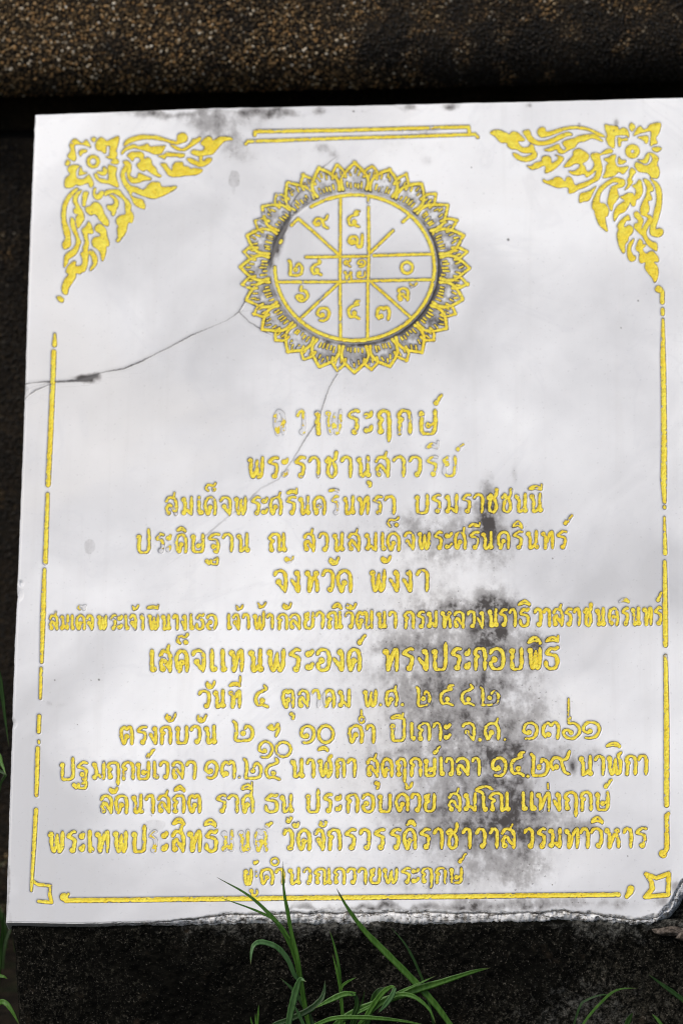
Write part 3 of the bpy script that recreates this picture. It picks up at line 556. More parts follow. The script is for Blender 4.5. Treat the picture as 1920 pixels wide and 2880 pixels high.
def gold_material():
    s = NT('yellow_gold_paint')
    n = s.noise(160, 4, .6); e = s.attr('edge')
    col = s.mix(s.step(s.math('ADD', n, s.math('MULTIPLY', s.math('SUBTRACT', s.noise(7, 3, .5), .5), .8)), .30, .74), (.965, .83, .10), (.90, .67, .045))
    col = s.mix(s.step(s.math('ADD', e, s.math('MULTIPLY', s.noise(420, 3, .6), .8)), .75, 1.55, 0, .8), col, (.66, .40, .035))
    col = s.mix(s.step(s.noise(420, 3, .6), .66, .74, 0, .8), col, (.12, .08, .03))
    s.bump(s.math('ADD', s.noise(520, 4, .6), s.math('MULTIPLY', s.noise(180, 3, .6), 1.8)), .8, .0009)
    return s.set(Base_Color=col, Roughness=.46, Specular_IOR_Level=.16, Metallic=.0)
def plinth_material():
    s = NT('blackened_concrete')
    big = s.noise(7, 5, .6); n = s.noise(60, 5, .65); f = s.noise(300, 4, .8); g = s.noise(520, 2, .6)
    col = s.mix(s.step(n, .38, .7), (.0022, .0022, .0014), (.008, .0075, .0052))
    fb = s.math('ADD', f, s.math('MULTIPLY', s.math('SUBTRACT', big, .5), .55))
    col = s.mix(s.step(fb, .50, .70, 0, .85), col, (.060, .054, .040))
    col = s.mix(s.step(s.math('ADD', g, s.math('MULTIPLY', s.math('SUBTRACT', big, .5), .2)), .62, .74, 0, .8), col, (.17, .15, .12))
    col = s.mix(s.step(s.noise(30, 5, .65), .60, .74, 0, .5), col, (.050, .034, .022))
    lm = s.math('ADD', s.attr('lime'), s.math('MULTIPLY', s.math('SUBTRACT', s.noise(75, 6, .75), .5), 1.7))
    col = s.mix(s.math('MULTIPLY', s.step(lm, .35, 1.0), s.step(f, .35, .65, .25, 1)), col, (.17, .165, .145))
    s.bump(s.math('ADD', s.math('MULTIPLY', f, .8), s.math('MULTIPLY', s.noise(130, 5, .65), 1.6)), 1.0, .0022)
    return s.set(Base_Color=col, Roughness=.9, Specular_IOR_Level=.08)
def pebble_material():
    s = NT('pebble_aggregate'); t = s.attr('tone'); a = s.attr('algae')
    col = s.ramp(t, [(.0, (.014, .010, .006)), (.28, (.06, .038, .016)), (.52, (.20, .125, .05)), (.70, (.42, .23, .08)), (.82, (.50, .38, .22)), (1.0, (.88, .78, .62))])
    col = s.mix(a, col, (.006, .0055, .0045))
    return s.set(Base_Color=col, Roughness=.6, Specular_IOR_Level=.4)
def wall_material():
    s = NT('cement_between_pebbles')
    col = s.mix(s.step(s.noise(9, 5, .6), .4, .65), (.010, .008, .006), (.034, .025, .016))
    c = s.ramp(s.vor(270, out='Color'), [(.1, (.01, .009, .007)), (.6, (.05, .035, .02)), (.95, (.12, .09, .05))])
    col = s.mix(s.step(s.noise(300, 3, .6), .45, .65, 0, .5), col, c)
    s.bump(s.vor(270), .8, .002)
    return s.set(Base_Color=col, Roughness=.95, Specular_IOR_Level=.2)
def soil_material():
    s = NT('dark_damp_soil')
    col = s.mix(s.step(s.noise(40, 6, .7), .35, .7), (.008, .006, .004), (.035, .026, .016))
    col = s.mix(s.step(s.noise(9, 4, .6), .5, .6, 0, .5), col, (.012, .022, .006))
    s.bump(s.noise(160, 6, .7), 1.0, .006)
    return s.set(Base_Color=col, Roughness=1.0, Specular_IOR_Level=.2)
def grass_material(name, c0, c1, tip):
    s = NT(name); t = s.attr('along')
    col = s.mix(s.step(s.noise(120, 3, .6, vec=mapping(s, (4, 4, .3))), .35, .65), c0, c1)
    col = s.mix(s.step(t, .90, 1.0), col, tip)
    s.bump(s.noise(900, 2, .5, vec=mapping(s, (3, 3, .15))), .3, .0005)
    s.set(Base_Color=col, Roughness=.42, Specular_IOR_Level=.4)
    tr = s.n.new('ShaderNodeBsdfTranslucent'); ad = s.n.new('ShaderNodeMixShader'); ad.inputs[0].default_value = .3
    s.l.new(col, tr.inputs[0]); s.l.new(s.b.outputs[0], ad.inputs[1]); s.l.new(tr.outputs[0], ad.inputs[2]); s.l.new(ad.outputs[0], s.out.inputs[0])
    return s.m
def mortar_material():
    s = NT('crumbling_lime_mortar')
    col = s.ramp(s.noise(140, 6, .75), [(.34, (.012, .010, .008)), (.48, (.07, .055, .042)), (.62, (.24, .20, .165))])
    s.bump(s.noise(300, 5, .7), 1.0, .002)
    return s.set(Base_Color=col, Roughness=.95, Specular_IOR_Level=.2)
M_MARBLE, M_GOLD, M_PLINTH, M_PEB, M_WALL, M_SOIL, M_MORTAR = marble_material(), gold_material(), plinth_material(), pebble_material(), wall_material(), soil_material(), mortar_material()
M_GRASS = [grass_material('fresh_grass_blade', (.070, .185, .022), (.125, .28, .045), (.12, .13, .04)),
           grass_material('dark_grass_blade', (.018, .055, .008), (.032, .085, .014), (.05, .07, .02)),  # darker green than the fresh blades
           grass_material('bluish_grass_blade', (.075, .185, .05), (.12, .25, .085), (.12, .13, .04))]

# ---------------------------------------------------------------- the slab
items = build_items()
root = empty('marble_plaque', (0, 0, 0)); root.matrix_world = PLAQUE
tag(root, 'cracked white marble plaque engraved with yellow Thai lettering and a lotus wheel', 'plaque')
XR = 1990.0
YL = np.array([280, 320, 800, 1080, 1260, 1600, 1660, 1675, 1690, 1806, 2020, 2032, 2045, 2300, 2592, 2620.])
XLV = np.array([101, 100, 80, 72, 65.5, 52, 49, 50.5, 49, 43, 35.5, 37.5, 35.5, 27, 18, 17.])
TXV = np.array([90, 300, 600, 960, 1300, 1700, 1920, 1990.]); TYV = np.array([322, 315, 303, 296, 289, 279, 273, 271.])
BXV = np.array([0, 18, 208, 392, 480, 590, 640, 820, 1000, 1284, 1420, 1572, 1640, 1683, 1744, 1817, 1850, 1880, 1897, 1912, 1930, 1990.])
BYV = np.array([2594, 2594, 2597, 2594, 2590, 2577, 2572, 2568, 2565, 2566, 2569, 2562, 2566, 2570, 2583, 2585, 2573, 2548, 2518, 2488, 2462, 2440.])
NX, NY = 860, 1000
sN, tN = np.meshgrid(np.linspace(0, 1, NX), np.linspace(0, 1, NY))
GX = 40 + (XR - 40) * sN; GY = 300 + 2290 * tN
for _ in range(6):
    yt = np.interp(GX, TXV, TYV) + (fbm(GX, GX * 0, 40, 5, 3) - .5) * 2.0
    yb = np.interp(GX, BXV, BYV) + (fbm(GX, GX * 0, 26, 6, 4, .6) - .5) * np.interp(GX, [300, 700, 1900], [2, 9, 14])
    GY = yt + (yb - yt) * tN
    GX0 = np.interp(GY, YL, XLV) + (fbm(GY, GY * 0, 24, 7, 5, .7) - .5) * 2.6
    GX = GX0 + (XR - GX0) * sN
inkd = np.full(GX.shape, 40.0); worn = np.zeros(GX.shape)
colx = GX.mean(axis=0); rowy = GY.mean(axis=1)
for (_, nm, pr, wear, sd) in items:
    x0, x1, y0, y1 = bbox(pr, 16)
    i0 = np.searchsorted(colx, x0 - 45); i1 = np.searchsorted(colx, x1 + 45); j0 = np.searchsorted(rowy, y0 - 32); j1 = np.searchsorted(rowy, y1 + 32)
    xs, ys = GX[j0:j1, i0:i1], GY[j0:j1, i0:i1]
    m = (xs > x0) & (xs < x1) & (ys > y0) & (ys < y1)
    if not m.any(): continue
    d = np.full(xs.shape, 40.0); d[m] = prim_sdf(pr, xs[m], ys[m])
    if wear > .4: worn[j0:j1, i0:i1] = np.where(d < inkd[j0:j1, i0:i1], (d < 14) * 1.0, worn[j0:j1, i0:i1])
    inkd[j0:j1, i0:i1] = np.minimum(inkd[j0:j1, i0:i1], d)
# cracks: x, y, half width, blackness
CR = [[(70, 1080, .9, .8), (100, 1076, .8, .7), (125, 1074, 1.2, .9), (160, 1074, 1.8, 1), (215, 1071, 2.2, 1), (240, 1066, 5.0, 1), (265, 1058, 3.5, 1), (285, 1048, .8, .5), (350, 1037, 1.2, 1), (400, 1016, 1.3, 1), (430, 1000, .8, .6), (480, 975, .9, .7), (535, 945, 1.2, .9), (600, 917, .5, .3), (640, 900, .5, .4), (672, 877, 1, .8), (700, 830, 1.6, .9), (722, 800, 1, .6)],
      [(72, 1120, .7, .8), (100, 1098, 1.2, .9), (140, 1082, .6, .6), (158, 1076, .5, .5)],
      [(672, 877, .9, .7), (700, 905, .7, .6), (745, 932, 1.3, .9), (762, 942, .5, .3)],
      [(946, 440, .4, .2), (911, 468, 1.3, .7), (877, 503, .8, .5), (838, 544, 1.5, .8), (820, 570, 1.2, .7), (814, 610, 2.4, .9), (799, 644, 5.8, 1), (775, 690, 5.2, 1), (762, 728, 3.4, 1), (753, 744, 1.2, .7)],
      [(948, 1052, 1.1, .7), (925, 1090, .8, .5), (915, 1120, 1.1, .6), (898, 1170, 1.2, .5), (890, 1186, 1.4, .7), (857, 1237, 1.3, .5), (825, 1290, 1.2, .3), (784, 1347, 1.6, .25), (735, 1372, 1.8, .1), (710, 1395, 1.6, .35), (686, 1420, 1.5, .3), (640, 1455, 1.8, .1), (580, 1505, 1.6, .3), (525, 1550, 1.2, .05), (460, 1598, .3, .0)]]
crk = np.full(GX.shape, 30.0); crw = np.zeros(GX.shape); crb = np.zeros(GX.shape)
for P in CR:
    for (ax, ay, aw, ab), (bx, by, bw, bb) in zip(P[:-1], P[1:]):
        m = (GX > min(ax, bx) - 14) & (GX < max(ax, bx) + 14) & (GY > min(ay, by) - 14) & (GY < max(ay, by) + 14)
        xs, ys = GX[m], GY[m]; dx, dy = bx - ax, by - ay; L2 = dx * dx + dy * dy
        t = ((xs - ax) * dx + (ys - ay) * dy) / L2; tc = np.clip(t, 0, 1)
        dist = np.hypot(xs - ax - tc * dx, ys - ay - tc * dy); sg = np.sign((xs - ax) * dy - (ys - ay) * dx)
        over = np.maximum(np.maximum(-t, t - 1) * math.sqrt(L2) - 2, 0)
        old = crk[m]; use = dist < np.abs(old)
        old[use] = (sg * dist)[use]; crk[m] = old
        w_ = crw[m]; w_[use] = np.maximum((aw + (bw - aw) * tc) * 1.2 + .5 - over * .3, 0)[use]; crw[m] = w_
        b_ = crb[m]; b_[use] = (ab + (bb - ab) * tc)[use]; crb[m] = b_
# stains: x, y, rx, ry, density
ST = [(1180, 1850, 320, 140, .14), (1240, 2040, 300, 300, .17), (1280, 2300, 340, 200, .13), (1240, 1490, 280, 70, .18), (1180, 1640, 200, 120, .10), (806, 625, 9, 22, 1.9), (792, 660, 9, 26, 2.3), (778, 695, 8, 24, 2.1), (764, 728, 7, 18, 1.5), (240, 1066, 28, 7, 1.5), (268, 1057, 12, 6, 1.0), (1371, 1440, 24, 62, 1.5), (1372, 1485, 30, 40, 1.0), (1345, 1425, 40, 14, .5), (1300, 1495, 120, 26, .42), (1160, 1485, 60, 22, .30), (1240, 1560, 110, 40, .28), (1400, 1545, 55, 40, .30), (1270, 1440, 60, 14, .25),
      (1440, 1700, 20, 22, .2), (1396, 1690, 46, 40, .95), (1375, 1715, 66, 26, .85), (1300, 1722, 110, 26, .5), (1240, 1700, 60, 40, .35), (1400, 1768, 60, 30, .7), (1384, 1800, 42, 36, .95), (1330, 1770, 110, 30, .40), (1150, 1760, 90, 60, .12), (1190, 1800, 60, 22, .45),
      (1300, 1830, 130, 22, .60), (1110, 1820, 50, 18, .45), (1505, 1808, 26, 22, 1.3), (1400, 1850, 80, 40, .40), (1200, 1870, 130, 40, .22), (1250, 1920, 120, 40, .42), (1180, 1960, 60, 40, .34), (1370, 1940, 100, 50, .40), (1360, 1915, 40, 20, .4),
      (1220, 2010, 110, 46, .36), (1400, 2020, 120, 60, .42), (1340, 2060, 90, 36, .42), (1500, 2010, 60, 40, .2), (1480, 1890, 60, 30, .18), (1240, 2100, 90, 60, .32), (1370, 2120, 80, 40, .55), (1470, 2110, 60, 30, .55), (1570, 2120, 40, 30, .4), (1120, 2110, 90, 30, .35),
      (1430, 2180, 60, 60, .45), (1300, 2170, 60, 60, .42), (1385, 2200, 46, 60, .38), (1612, 2155, 10, 20, 1.0), (1660, 2130, 40, 24, .3), (1450, 2260, 48, 60, .62), (1400, 2260, 80, 60, .42), (1300, 2270, 90, 50, .40), (1200, 2250, 90, 50, .28), (1530, 2290, 60, 24, .55), (1090, 2270, 60, 30, .16),
      (1420, 2330, 90, 36, .52), (1330, 2330, 90, 36, .50), (1530, 2340, 110, 24, .60), (1640, 2330, 40, 20, .5), (1480, 2380, 40, 40, .55), (1250, 2340, 100, 40, .28), (1400, 2400, 70, 40, .36), (1150, 2360, 60, 40, .18), (1460, 2470, 46, 36, .62), (1320, 2450, 80, 50, .30), (1500, 2440, 60, 30, .3), (1230, 2470, 70, 40, .22), (1090, 2480, 80, 16, .25),
      (1130, 2550, 170, 13, .75), (1330, 2550, 60, 16, .35), (1000, 2558, 170, 8, .55), (1400, 2550, 120, 15, .70), (1500, 2545, 40, 22, .5), (1640, 2545, 120, 12, .40), (1745, 2545, 20, 12, .3), (1860, 2540, 30, 18, .6), (1900, 2500, 12, 22, .8), (870, 2562, 90, 6, .4),
      (430, 322, 50, 12, .85), (560, 330, 60, 26, .50), (600, 355, 46, 40, .45), (520, 312, 200, 8, .40), (720, 312, 46, 12, .85), (790, 314, 50, 11, .95), (900, 310, 18, 14, .8), (690, 340, 60, 24, .25), (650, 400, 24, 40, .40), (690, 430, 40, 30, .25),
      (1150, 298, 16, 7, .9), (1270, 297, 20, 9, .95), (1486, 296, 8, 6, .8), (1080, 300, 120, 5, .2), (1732, 344, 7, 10, .7), (1627, 350, 5, 5, .6), (905, 420, 26, 14, .40), (940, 440, 16, 16, .35), (1200, 450, 18, 14, .30), (1230, 420, 60, 20, .14), (1180, 362, 90, 9, .35), (1110, 400, 60, 30, .14),
      (245, 1068, 22, 8, .75), (270, 1058, 12, 8, .5), (1450, 1330, 8, 30, .25), (1380, 1350, 10, 30, .15), (28, 2500, 6, 120, .5), (1110, 1255, 60, 20, .10), (1000, 1080, 60, 26, .10), (170, 1978, 34, 7, .14), (140, 1976, 7, 6, .3),
      (1620, 1700, 30, 10, .12), (1555, 1640, 50, 60, .06), (1760, 1880, 90, 60, .05)]
stain_shade = np.zeros(GX.shape)
wx = (fbm(GX, GY, 60, 21, 3) - .5) * 46; wy = (fbm(GX, GY, 60, 22, 3) - .5) * 60
for (x, y, rx, ry, a) in ST:
    j0, j1 = np.searchsorted(rowy, y - ry * 3 - 60), np.searchsorted(rowy, y + ry * 3 + 60)
    f = min(1.0, (rx + ry) / 120.0)
    q = ((GX[j0:j1] + wx[j0:j1] * f - x) / rx) ** 2 + ((GY[j0:j1] + wy[j0:j1] * f - y) / ry) ** 2
    stain_shade[j0:j1] += a * np.exp(-q * .9)
mott = .5 * fbm((GX * .985 + GY * .17) * 1.25, (GY * .985 - GX * .17) * .62, 32, 31, 5, .68) + .5 * fbm((GX * .42 - GY * .907) * 1.1, (GY * .42 + GX * .907), 23, 36, 5, .68)
mott = .5 + (mott - .5) * 1.05
stain_shade = stain_shade * np.clip(.55 + (mott - .40) * 2.9, .22, 1.6) * 1.08
# single specks and the two dried drips
for (x, y, r) in [(1428, 674, 3.6), (155, 1913, 2.2), (279, 1912, 2.8), (257, 1914, 1.5), (994, 313, 2.6), (1325, 471, 2.0), (1793, 846, 2.2), (1745, 922, 2.0), (1552, 2488, 1.8), (1553, 1571, 2), (1764, 2408, 1.6), (219, 2038, 1.2), (426, 2294, 1.6), (1190, 2492, 1.5)]:
    stain_shade += 1.3 * np.exp(-(((GX - x) ** 2 + (GY - y) ** 2) / (r * r)) ** 1.5)
drip = np.zeros(GX.shape)
for (x, y, rx, ry, a) in [(658, 503, 15, 23, .30), (657, 534, 5, 14, .18), (253, 1538, 15, 20, .27), (253, 1560, 4, 10, .12), (595, 498, 5, 6, .12), (705, 1240 + 1130, 10, 6, .12), (437, 2322, 30, 16, .20), (444, 2350, 10, 26, .14)]:
    q = np.sqrt(((GX - x) / rx) ** 2 + ((GY - y) / ry) ** 2) + (fbm(GX, GY, 14, 77, 2) - .5) * .35
    drip = np.maximum(drip, a * np.clip((1.15 - q) / .18, 0, 1))
# wheel: sunk petal band with dirt; moat shade painted in, blackest at its right
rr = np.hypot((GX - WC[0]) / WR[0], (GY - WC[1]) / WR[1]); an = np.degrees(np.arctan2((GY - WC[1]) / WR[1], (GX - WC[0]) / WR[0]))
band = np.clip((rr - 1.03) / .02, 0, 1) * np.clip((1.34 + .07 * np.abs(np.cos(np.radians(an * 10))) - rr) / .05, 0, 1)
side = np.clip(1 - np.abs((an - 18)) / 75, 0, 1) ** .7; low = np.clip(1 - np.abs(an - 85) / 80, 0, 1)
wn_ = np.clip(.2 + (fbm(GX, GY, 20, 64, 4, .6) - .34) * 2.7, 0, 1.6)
stain_shade += band * wn_ * (.46 + .34 * np.clip(side + low, 0, 1) + .20 * np.clip(1 - np.abs(np.abs(an) - 170) / 40, 0, 1))
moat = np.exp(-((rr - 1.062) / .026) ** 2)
stain_shade += moat * (.36 + 1.25 * side ** 1.2 + .25 * low)
stain_shade += .42 * np.exp(-((rr - 1.30) / .05) ** 2) * np.clip(1 - np.abs(an - 10) / 75, 0, 1) * wn_
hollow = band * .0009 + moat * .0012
stain_shade = np.maximum(stain_shade, 0)
# relief
cut = np.clip((2.9 - inkd) / 2.4, 0, 1)
Z = -.0009 * cut * (1 - .7 * worn) - hollow
eL = (GX - np.interp(GY, YL, XLV)); eT = GY - yt; eB = yb - GY
ed = np.minimum(np.minimum(eL, eT), eB * 2.5 + 1)
Z -= .0016 * np.clip(1 - ed / 6.0, 0, 1) ** 2
hB = np.interp(GX, [0, 380, 600, 1000, 1700, 1900, 1990], [0, 3, 6, 8, 7, 11, 12]) * (.3 + 1.4 * fbm(GX, GY, 30, 51, 3))
chip = np.clip((hB - eB) / 4.0 + .2, 0, 1) * np.clip(hB / 3, 0, 1) * (hB > 0)
chip = np.where(eB < hB + 2, chip, 0)
Z -= np.clip((hB - eB), 0, 40) / 3000 * (.25 + .9 * fbm(GX, GY, 9, 52, 4, .65)) * chip
for (x, y, r) in [(50, 1672, 17), (36, 2034, 13), (72, 1100, 12), (60, 1640, 8)]:
    q = np.hypot(GX - x, (GY - y) * .8); Z -= np.clip(r - q, 0, 99) / r * .0022
Z -= np.clip(crw * 1.4 - np.abs(crk), 0, 4) * .00018 * np.clip(crb * 1.6 - .5, .08, 1)
Z += (fbm(GX, GY, 260, 71, 2) - .5) * .0012
U, Vv = plane(GX, GY)
V3 = np.stack([U, Vv, Z], -1).reshape(-1, 3)
idx = np.arange(NX * NY).reshape(NY, NX)
F = np.stack([idx[:-1, :-1], idx[1:, :-1], idx[1:, 1:], idx[:-1, 1:]], -1).reshape(-1, 4)
stain_shade = stain_shade * (1 - .85 * chip)
grime = np.clip(stain_shade * 1.4, 0, 1)
# milky and grey clouds of the stone
cx_ = GX + (fbm(GX, GY, 300, 101, 3, .4) - .5) * 300; cy2 = GY + (fbm(GX, GY, 300, 102, 3, .4) - .5) * 300
du, dv = cx_ * .74 + cy2 * -.67, cx_ * .67 + cy2 * .74
cloud_ = .50 + (fbm(cx_, cy2, 420, 103, 4, .42) - .5) * 1.5 + (fbm(du / 2.6, dv, 130, 104, 4, .5) - .5) * .42 + (fbm(cx_ * 1.1, cy2, 70, 106, 4, .6) - .5) * .14
for (x, y, rx, ry, a) in [(1480, 760, 330, 330, .24), (1330, 1190, 150, 200, .30), (1640, 1300, 260, 260, .10), (1560, 2430, 180, 110, .20), (300, 640, 160, 200, -.08), (520, 1420, 260, 160, .04), (700, 2200, 420, 260, -.04), (180, 2280, 120, 220, -.10), (960, 1180, 240, 110, -.14), (720, 2440, 420, 90, -.08), (300, 1900, 260, 160, -.06), (1000, 430, 240, 70, .14), (1650, 1880, 120, 160, .0)]:
    cloud_ += a * np.exp(-((GX - x) / rx) ** 2 - ((GY - y) / ry) ** 2)
A = {'inkd': np.minimum(inkd, 30), 'stain_shade': stain_shade + drip, 'grime': grime, 'crack': crk, 'crackw': crw, 'crackb': crb, 'chip': chip, 'worn': worn, 'cloud': cloud_}
# rim going back 26 mm, ragged where the foot is broken
loop = np.concatenate([idx[0, ::-1], idx[1:, 0], idx[-1, 1:], idx[-2:0:-1, -1]])
P0 = V3[loop]; nl = len(loop)
out = np.zeros((nl, 2)); out[:NX] = (0, 1); out[NX:NX + NY - 1] = (-1, 0); out[NX + NY - 1:NX + NY - 1 + NX - 1] = (0, -1); out[NX + NY - 1 + NX - 1:] = (1, 0)
isb = (out[:, 1] < 0).astype(float); lx = GX.reshape(-1)[loop]
rag = isb * np.interp(lx, [0, 300, 480, 640, 1990], [0, .15, .7, 1, 1.2])
FOOTY = np.interp(lx, [0, 208, 480, 1327, 1480, 1572, 1683, 1744, 1817, 1850, 1880, 1905, 1925, 1990], [2597, 2599, 2597, 2593, 2590, 2584, 2584, 2593, 2594, 2584, 2564, 2536, 2494, 2460])
tgt = isb * np.clip((FOOTY - GY.reshape(-1)[loop]) / 3080, .0008, .03)
rings = [P0]; prev_n = len(V3); VV = [V3]; FF = [F]; last = loop
at_ext = {k: [v.reshape(-1)] for k, v in A.items()}
depths = [.0008, .0022, .0040, .0060, .0085, .0115, .015, .019]
for q, dz in enumerate(depths):
    pr_ = min(1, (q + 1) / 5.5)
    off = tgt * pr_ ** .8 + rag * (fbm(lx, np.full(nl, q * 7.0), 20, 81, 5, .7) - .5) * .0070 * math.sin(min(1, q / 5) * 3.1416 * .75 + .35) + (1 - isb) * (.0005 if q else .0002)
    R_ = P0.copy(); R_[:, :2] += out * off[:, None]; R_[:, 2] = P0[:, 2] * max(0, 1 - q / 3) - dz + rag * (fbm(lx, np.full(nl, q * 5.0 + 90), 13, 82, 4, .65) - .5) * .0040
    cur = np.arange(prev_n, prev_n + nl); prev_n += nl; VV.append(R_)
    FF.append(np.stack([last, cur, np.roll(cur, -1), np.roll(last, -1)], -1)[:, ::-1]); last = cur
    for k, v in A.items():
        b = v.reshape(-1)[loop]
        if k == 'chip': b = np.maximum(b, rag)
        if k == 'stain_shade': b = np.where(isb > 0, .02 + .12 * (q / 8), b * .5 + .1)
        if k == 'inkd': b = np.full(nl, 30.0)
        at_ext[k].append(b)
slab_me = mesh_np('marble_slab', np.vstack(VV), np.vstack(FF), {k: np.concatenate(v) for k, v in at_ext.items()})
link('marble_slab', slab_me, M_MARBLE, root)

# ---------------------------------------------------------------- gold in the cuts: one mesh per sign
def gold_mesh(name, pr, wear, sd, st=1.5):
    x0, x1, y0, y1 = bbox(pr, 3)
    xs = np.arange(x0, x1 + st, st); ys = np.arange(y0, y1 + st, st)
    X, Y = np.meshgrid(xs, ys); d = prim_sdf(pr, X, Y); g = gold_field(d, X, Y, wear, sd)
    ins = g < 0
    if ins.sum() < 3: return None
    h, w = g.shape
    verts = []; vx = {}; faces = []
    def corner(j, i):
        k = (j, i)
        if k not in vx: vx[k] = len(verts); verts.append((X[j, i], Y[j, i], g[j, i]))
        return vx[k]
    def cross(j0, i0, j1, i1):
        k = (j0, i0, j1, i1) if (j0, i0) < (j1, i1) else (j1, i1, j0, i0)
        if k not in vx:
            a, b = g[j0, i0], g[j1, i1]; t = a / (a - b)
            vx[k] = len(verts); verts.append((X[j0, i0] + t * (X[j1, i1] - X[j0, i0]), Y[j0, i0] + t * (Y[j1, i1] - Y[j0, i0]), 0.0))
        return vx[k]
    full = ins[:-1, :-1].astype(int) + ins[:-1, 1:] + ins[1:, :-1] + ins[1:, 1:]
    for j, i in zip(*np.nonzero(full)):
        c = [(j, i), (j + 1, i), (j + 1, i + 1), (j, i + 1)]; f = []
        for q in range(4):
            a, b = c[q], c[(q + 1) % 4]
            if ins[a]: f.append(corner(*a))
            if ins[a] != ins[b]: f.append(cross(*a, *b))
        if len(f) >= 3: faces.append(f)
    v = np.array(verts); u, w_ = plane(v[:, 0], v[:, 1])
    dep = np.clip(-v[:, 2] / 4.5, 0, 1)
    z = -.00015 - .0006 * dep ** .85 + (vnoise(v[:, 0], v[:, 1], 5, 9) - .5) * .0003
    z -= np.where(v[:, 2] >= -.01, .0002, 0)
    z += (fbm(v[:, 0], v[:, 1], 260, 71, 2) - .5) * .0012
    r = np.hypot((v[:, 0] - WC[0]) / WR[0], (v[:, 1] - WC[1]) / WR[1])
    z -= np.where((r > 1.05) & (r < 1.45), .0009 * np.clip((1.36 - r) / .05, 0, 1), 0)
    if wear > .4: z = .00004 - .00012 * dep + (fbm(v[:, 0], v[:, 1], 260, 71, 2) - .5) * .0012
    me = bpy.data.meshes.new(name); me.from_pydata(np.stack([u, w_, z], -1).tolist(), [], faces)
    me.polygons.foreach_set('use_smooth', [True] * len(me.polygons))
    at = me.attributes.new('edge', 'FLOAT', 'POINT'); at.data.foreach_set('value', (1 - np.clip(-v[:, 2] / 3.0, 0, 1)).astype(np.float32))
    return me
labels = [l for l, _ in LINES]
groups = {}
def part_group(key):
    if key in groups: return groups[key]
    if key[0] == 'line': o = empty('inscription_line', None, root); o['label'] = labels[key[1]] + ' of engraved yellow lettering'
    elif key[0] == 'corner': o = empty('corner_ornament', None, root); o['label'] = key[1] + ' corner ornament of a square flower and curling flame leaves'
    elif key[0] == 'wheel': o = empty('lotus_wheel', None, root)
    else: o = empty('frame_line', None, root)
    groups[key] = o; return o
for key, nm, pr, wear, sd in items:
    me = gold_mesh(nm, pr, wear, sd, 1.6 if nm != 'scroll_leaf' else 1.9)
    if me is None: continue
    o = link(nm, me, M_GOLD, part_group(key))
    if wear > .45: o['label'] = 'worn sign with most of its yellow paint lost'

# ---------------------------------------------------------------- plinth under the slab
def pw(x, y, z):
    u, v = plane(np.float64(x), np.float64(y)); return PLAQUE @ Vector((u, v, z))
foot = pw(500, 2597, 0); footb = pw(500, 2597, -.019); head = pw(900, 296, -.019)
YF = foot.y + .0050                                  # front face of the plinth
ztop = foot.z - .0022
zbot = hit(960, 2880, YF).z - .055
GROUND = zbot
xl = hit(31, 2600, YF).x; xr = hit(1990, 2600, YF).x + .05
nx, nz = 560, 150
xs = np.linspace(xl, xr, nx); zs = np.linspace(0, 1, nz)
Xg, Tg = np.meshgrid(xs, zs)
PX = 1920 * (Xg - xl) / .64
Zt = ztop + (fbm(PX, PX * 0, 50, 12, 4, .6) - .5) * .0045
Zg = Zt + (zbot - .02 - Zt) * Tg
Yg = YF - (fbm(PX, Zg * 3000, 160, 13, 5, .6) - .5) * .010 - (fbm(PX, Zg * 3000, 14, 14, 4, .6) - .5) * .0028
Yg += .003 * np.clip(1 - Tg * nz / 4, 0, 1)
Xe = Xg + np.where(Xg < xl + .03, 1, 0) * ((fbm(Zg * 3000, Zg * 0, 90, 15, 4) - .5) * .006 + np.interp(Tg, [0, 1], [0, .006])) * np.clip((xl + .03 - Xg) / .03, 0, 1)
Yg += .006 * np.clip(1 - (Xg - xl) / .004, 0, 1) ** 2
lime = 1.25 * np.clip(1 - (Tg * (ztop - zbot)) / .030, 0, 1) * np.clip(.15 + fbm(PX, PX * 0, 200, 16, 3) * 1.1 - .2, 0, 1) * np.interp(PX, [0, 250, 450, 1900], [.35, .6, 1.0, .9])
lime += .55 * np.exp(-((PX - 1560) / 260) ** 2 - ((Tg - .55) / .35) ** 2)
fv = np.stack([Xe, Yg, Zg], -1).reshape(-1, 3); fi = np.arange(nx * nz).reshape(nz, nx)
ff = np.stack([fi[:-1, :-1], fi[1:, :-1], fi[1:, 1:], fi[:-1, 1:]], -1).reshape(-1, 4)
# body behind the face
n0 = len(fv); hb = (head.y, head.z - .004)
YB = head.y + .03
prof_l = [(YF + .001, zbot - .02), (YB, zbot - .02), (YB, hb[1]), (hb[0], hb[1])]
ext = []
body_rows = []
lf, rf = fi[:, 0], fi[:, -1]; topf = fi[0, :]; botf = fi[-1, :]
bx = Xe[:, 0]; 
ev = []; ef = []
# top slope and back as a strip across x from the face's top edge
rows = [topf]
for (yy, zz) in [(footb.y + .001, ztop - .0015), (hb[0], hb[1]), (YB, hb[1] - .002), (YB, zbot - .02)]:
    r = np.arange(n0 + len(ev), n0 + len(ev) + nx); ev += [(x, yy, zz) for x in Xe[0]]; rows.append(r)
for a, b in zip(rows[:-1], rows[1:]): ef += [(a[i], a[i + 1], b[i + 1], b[i]) for i in range(nx - 1)]
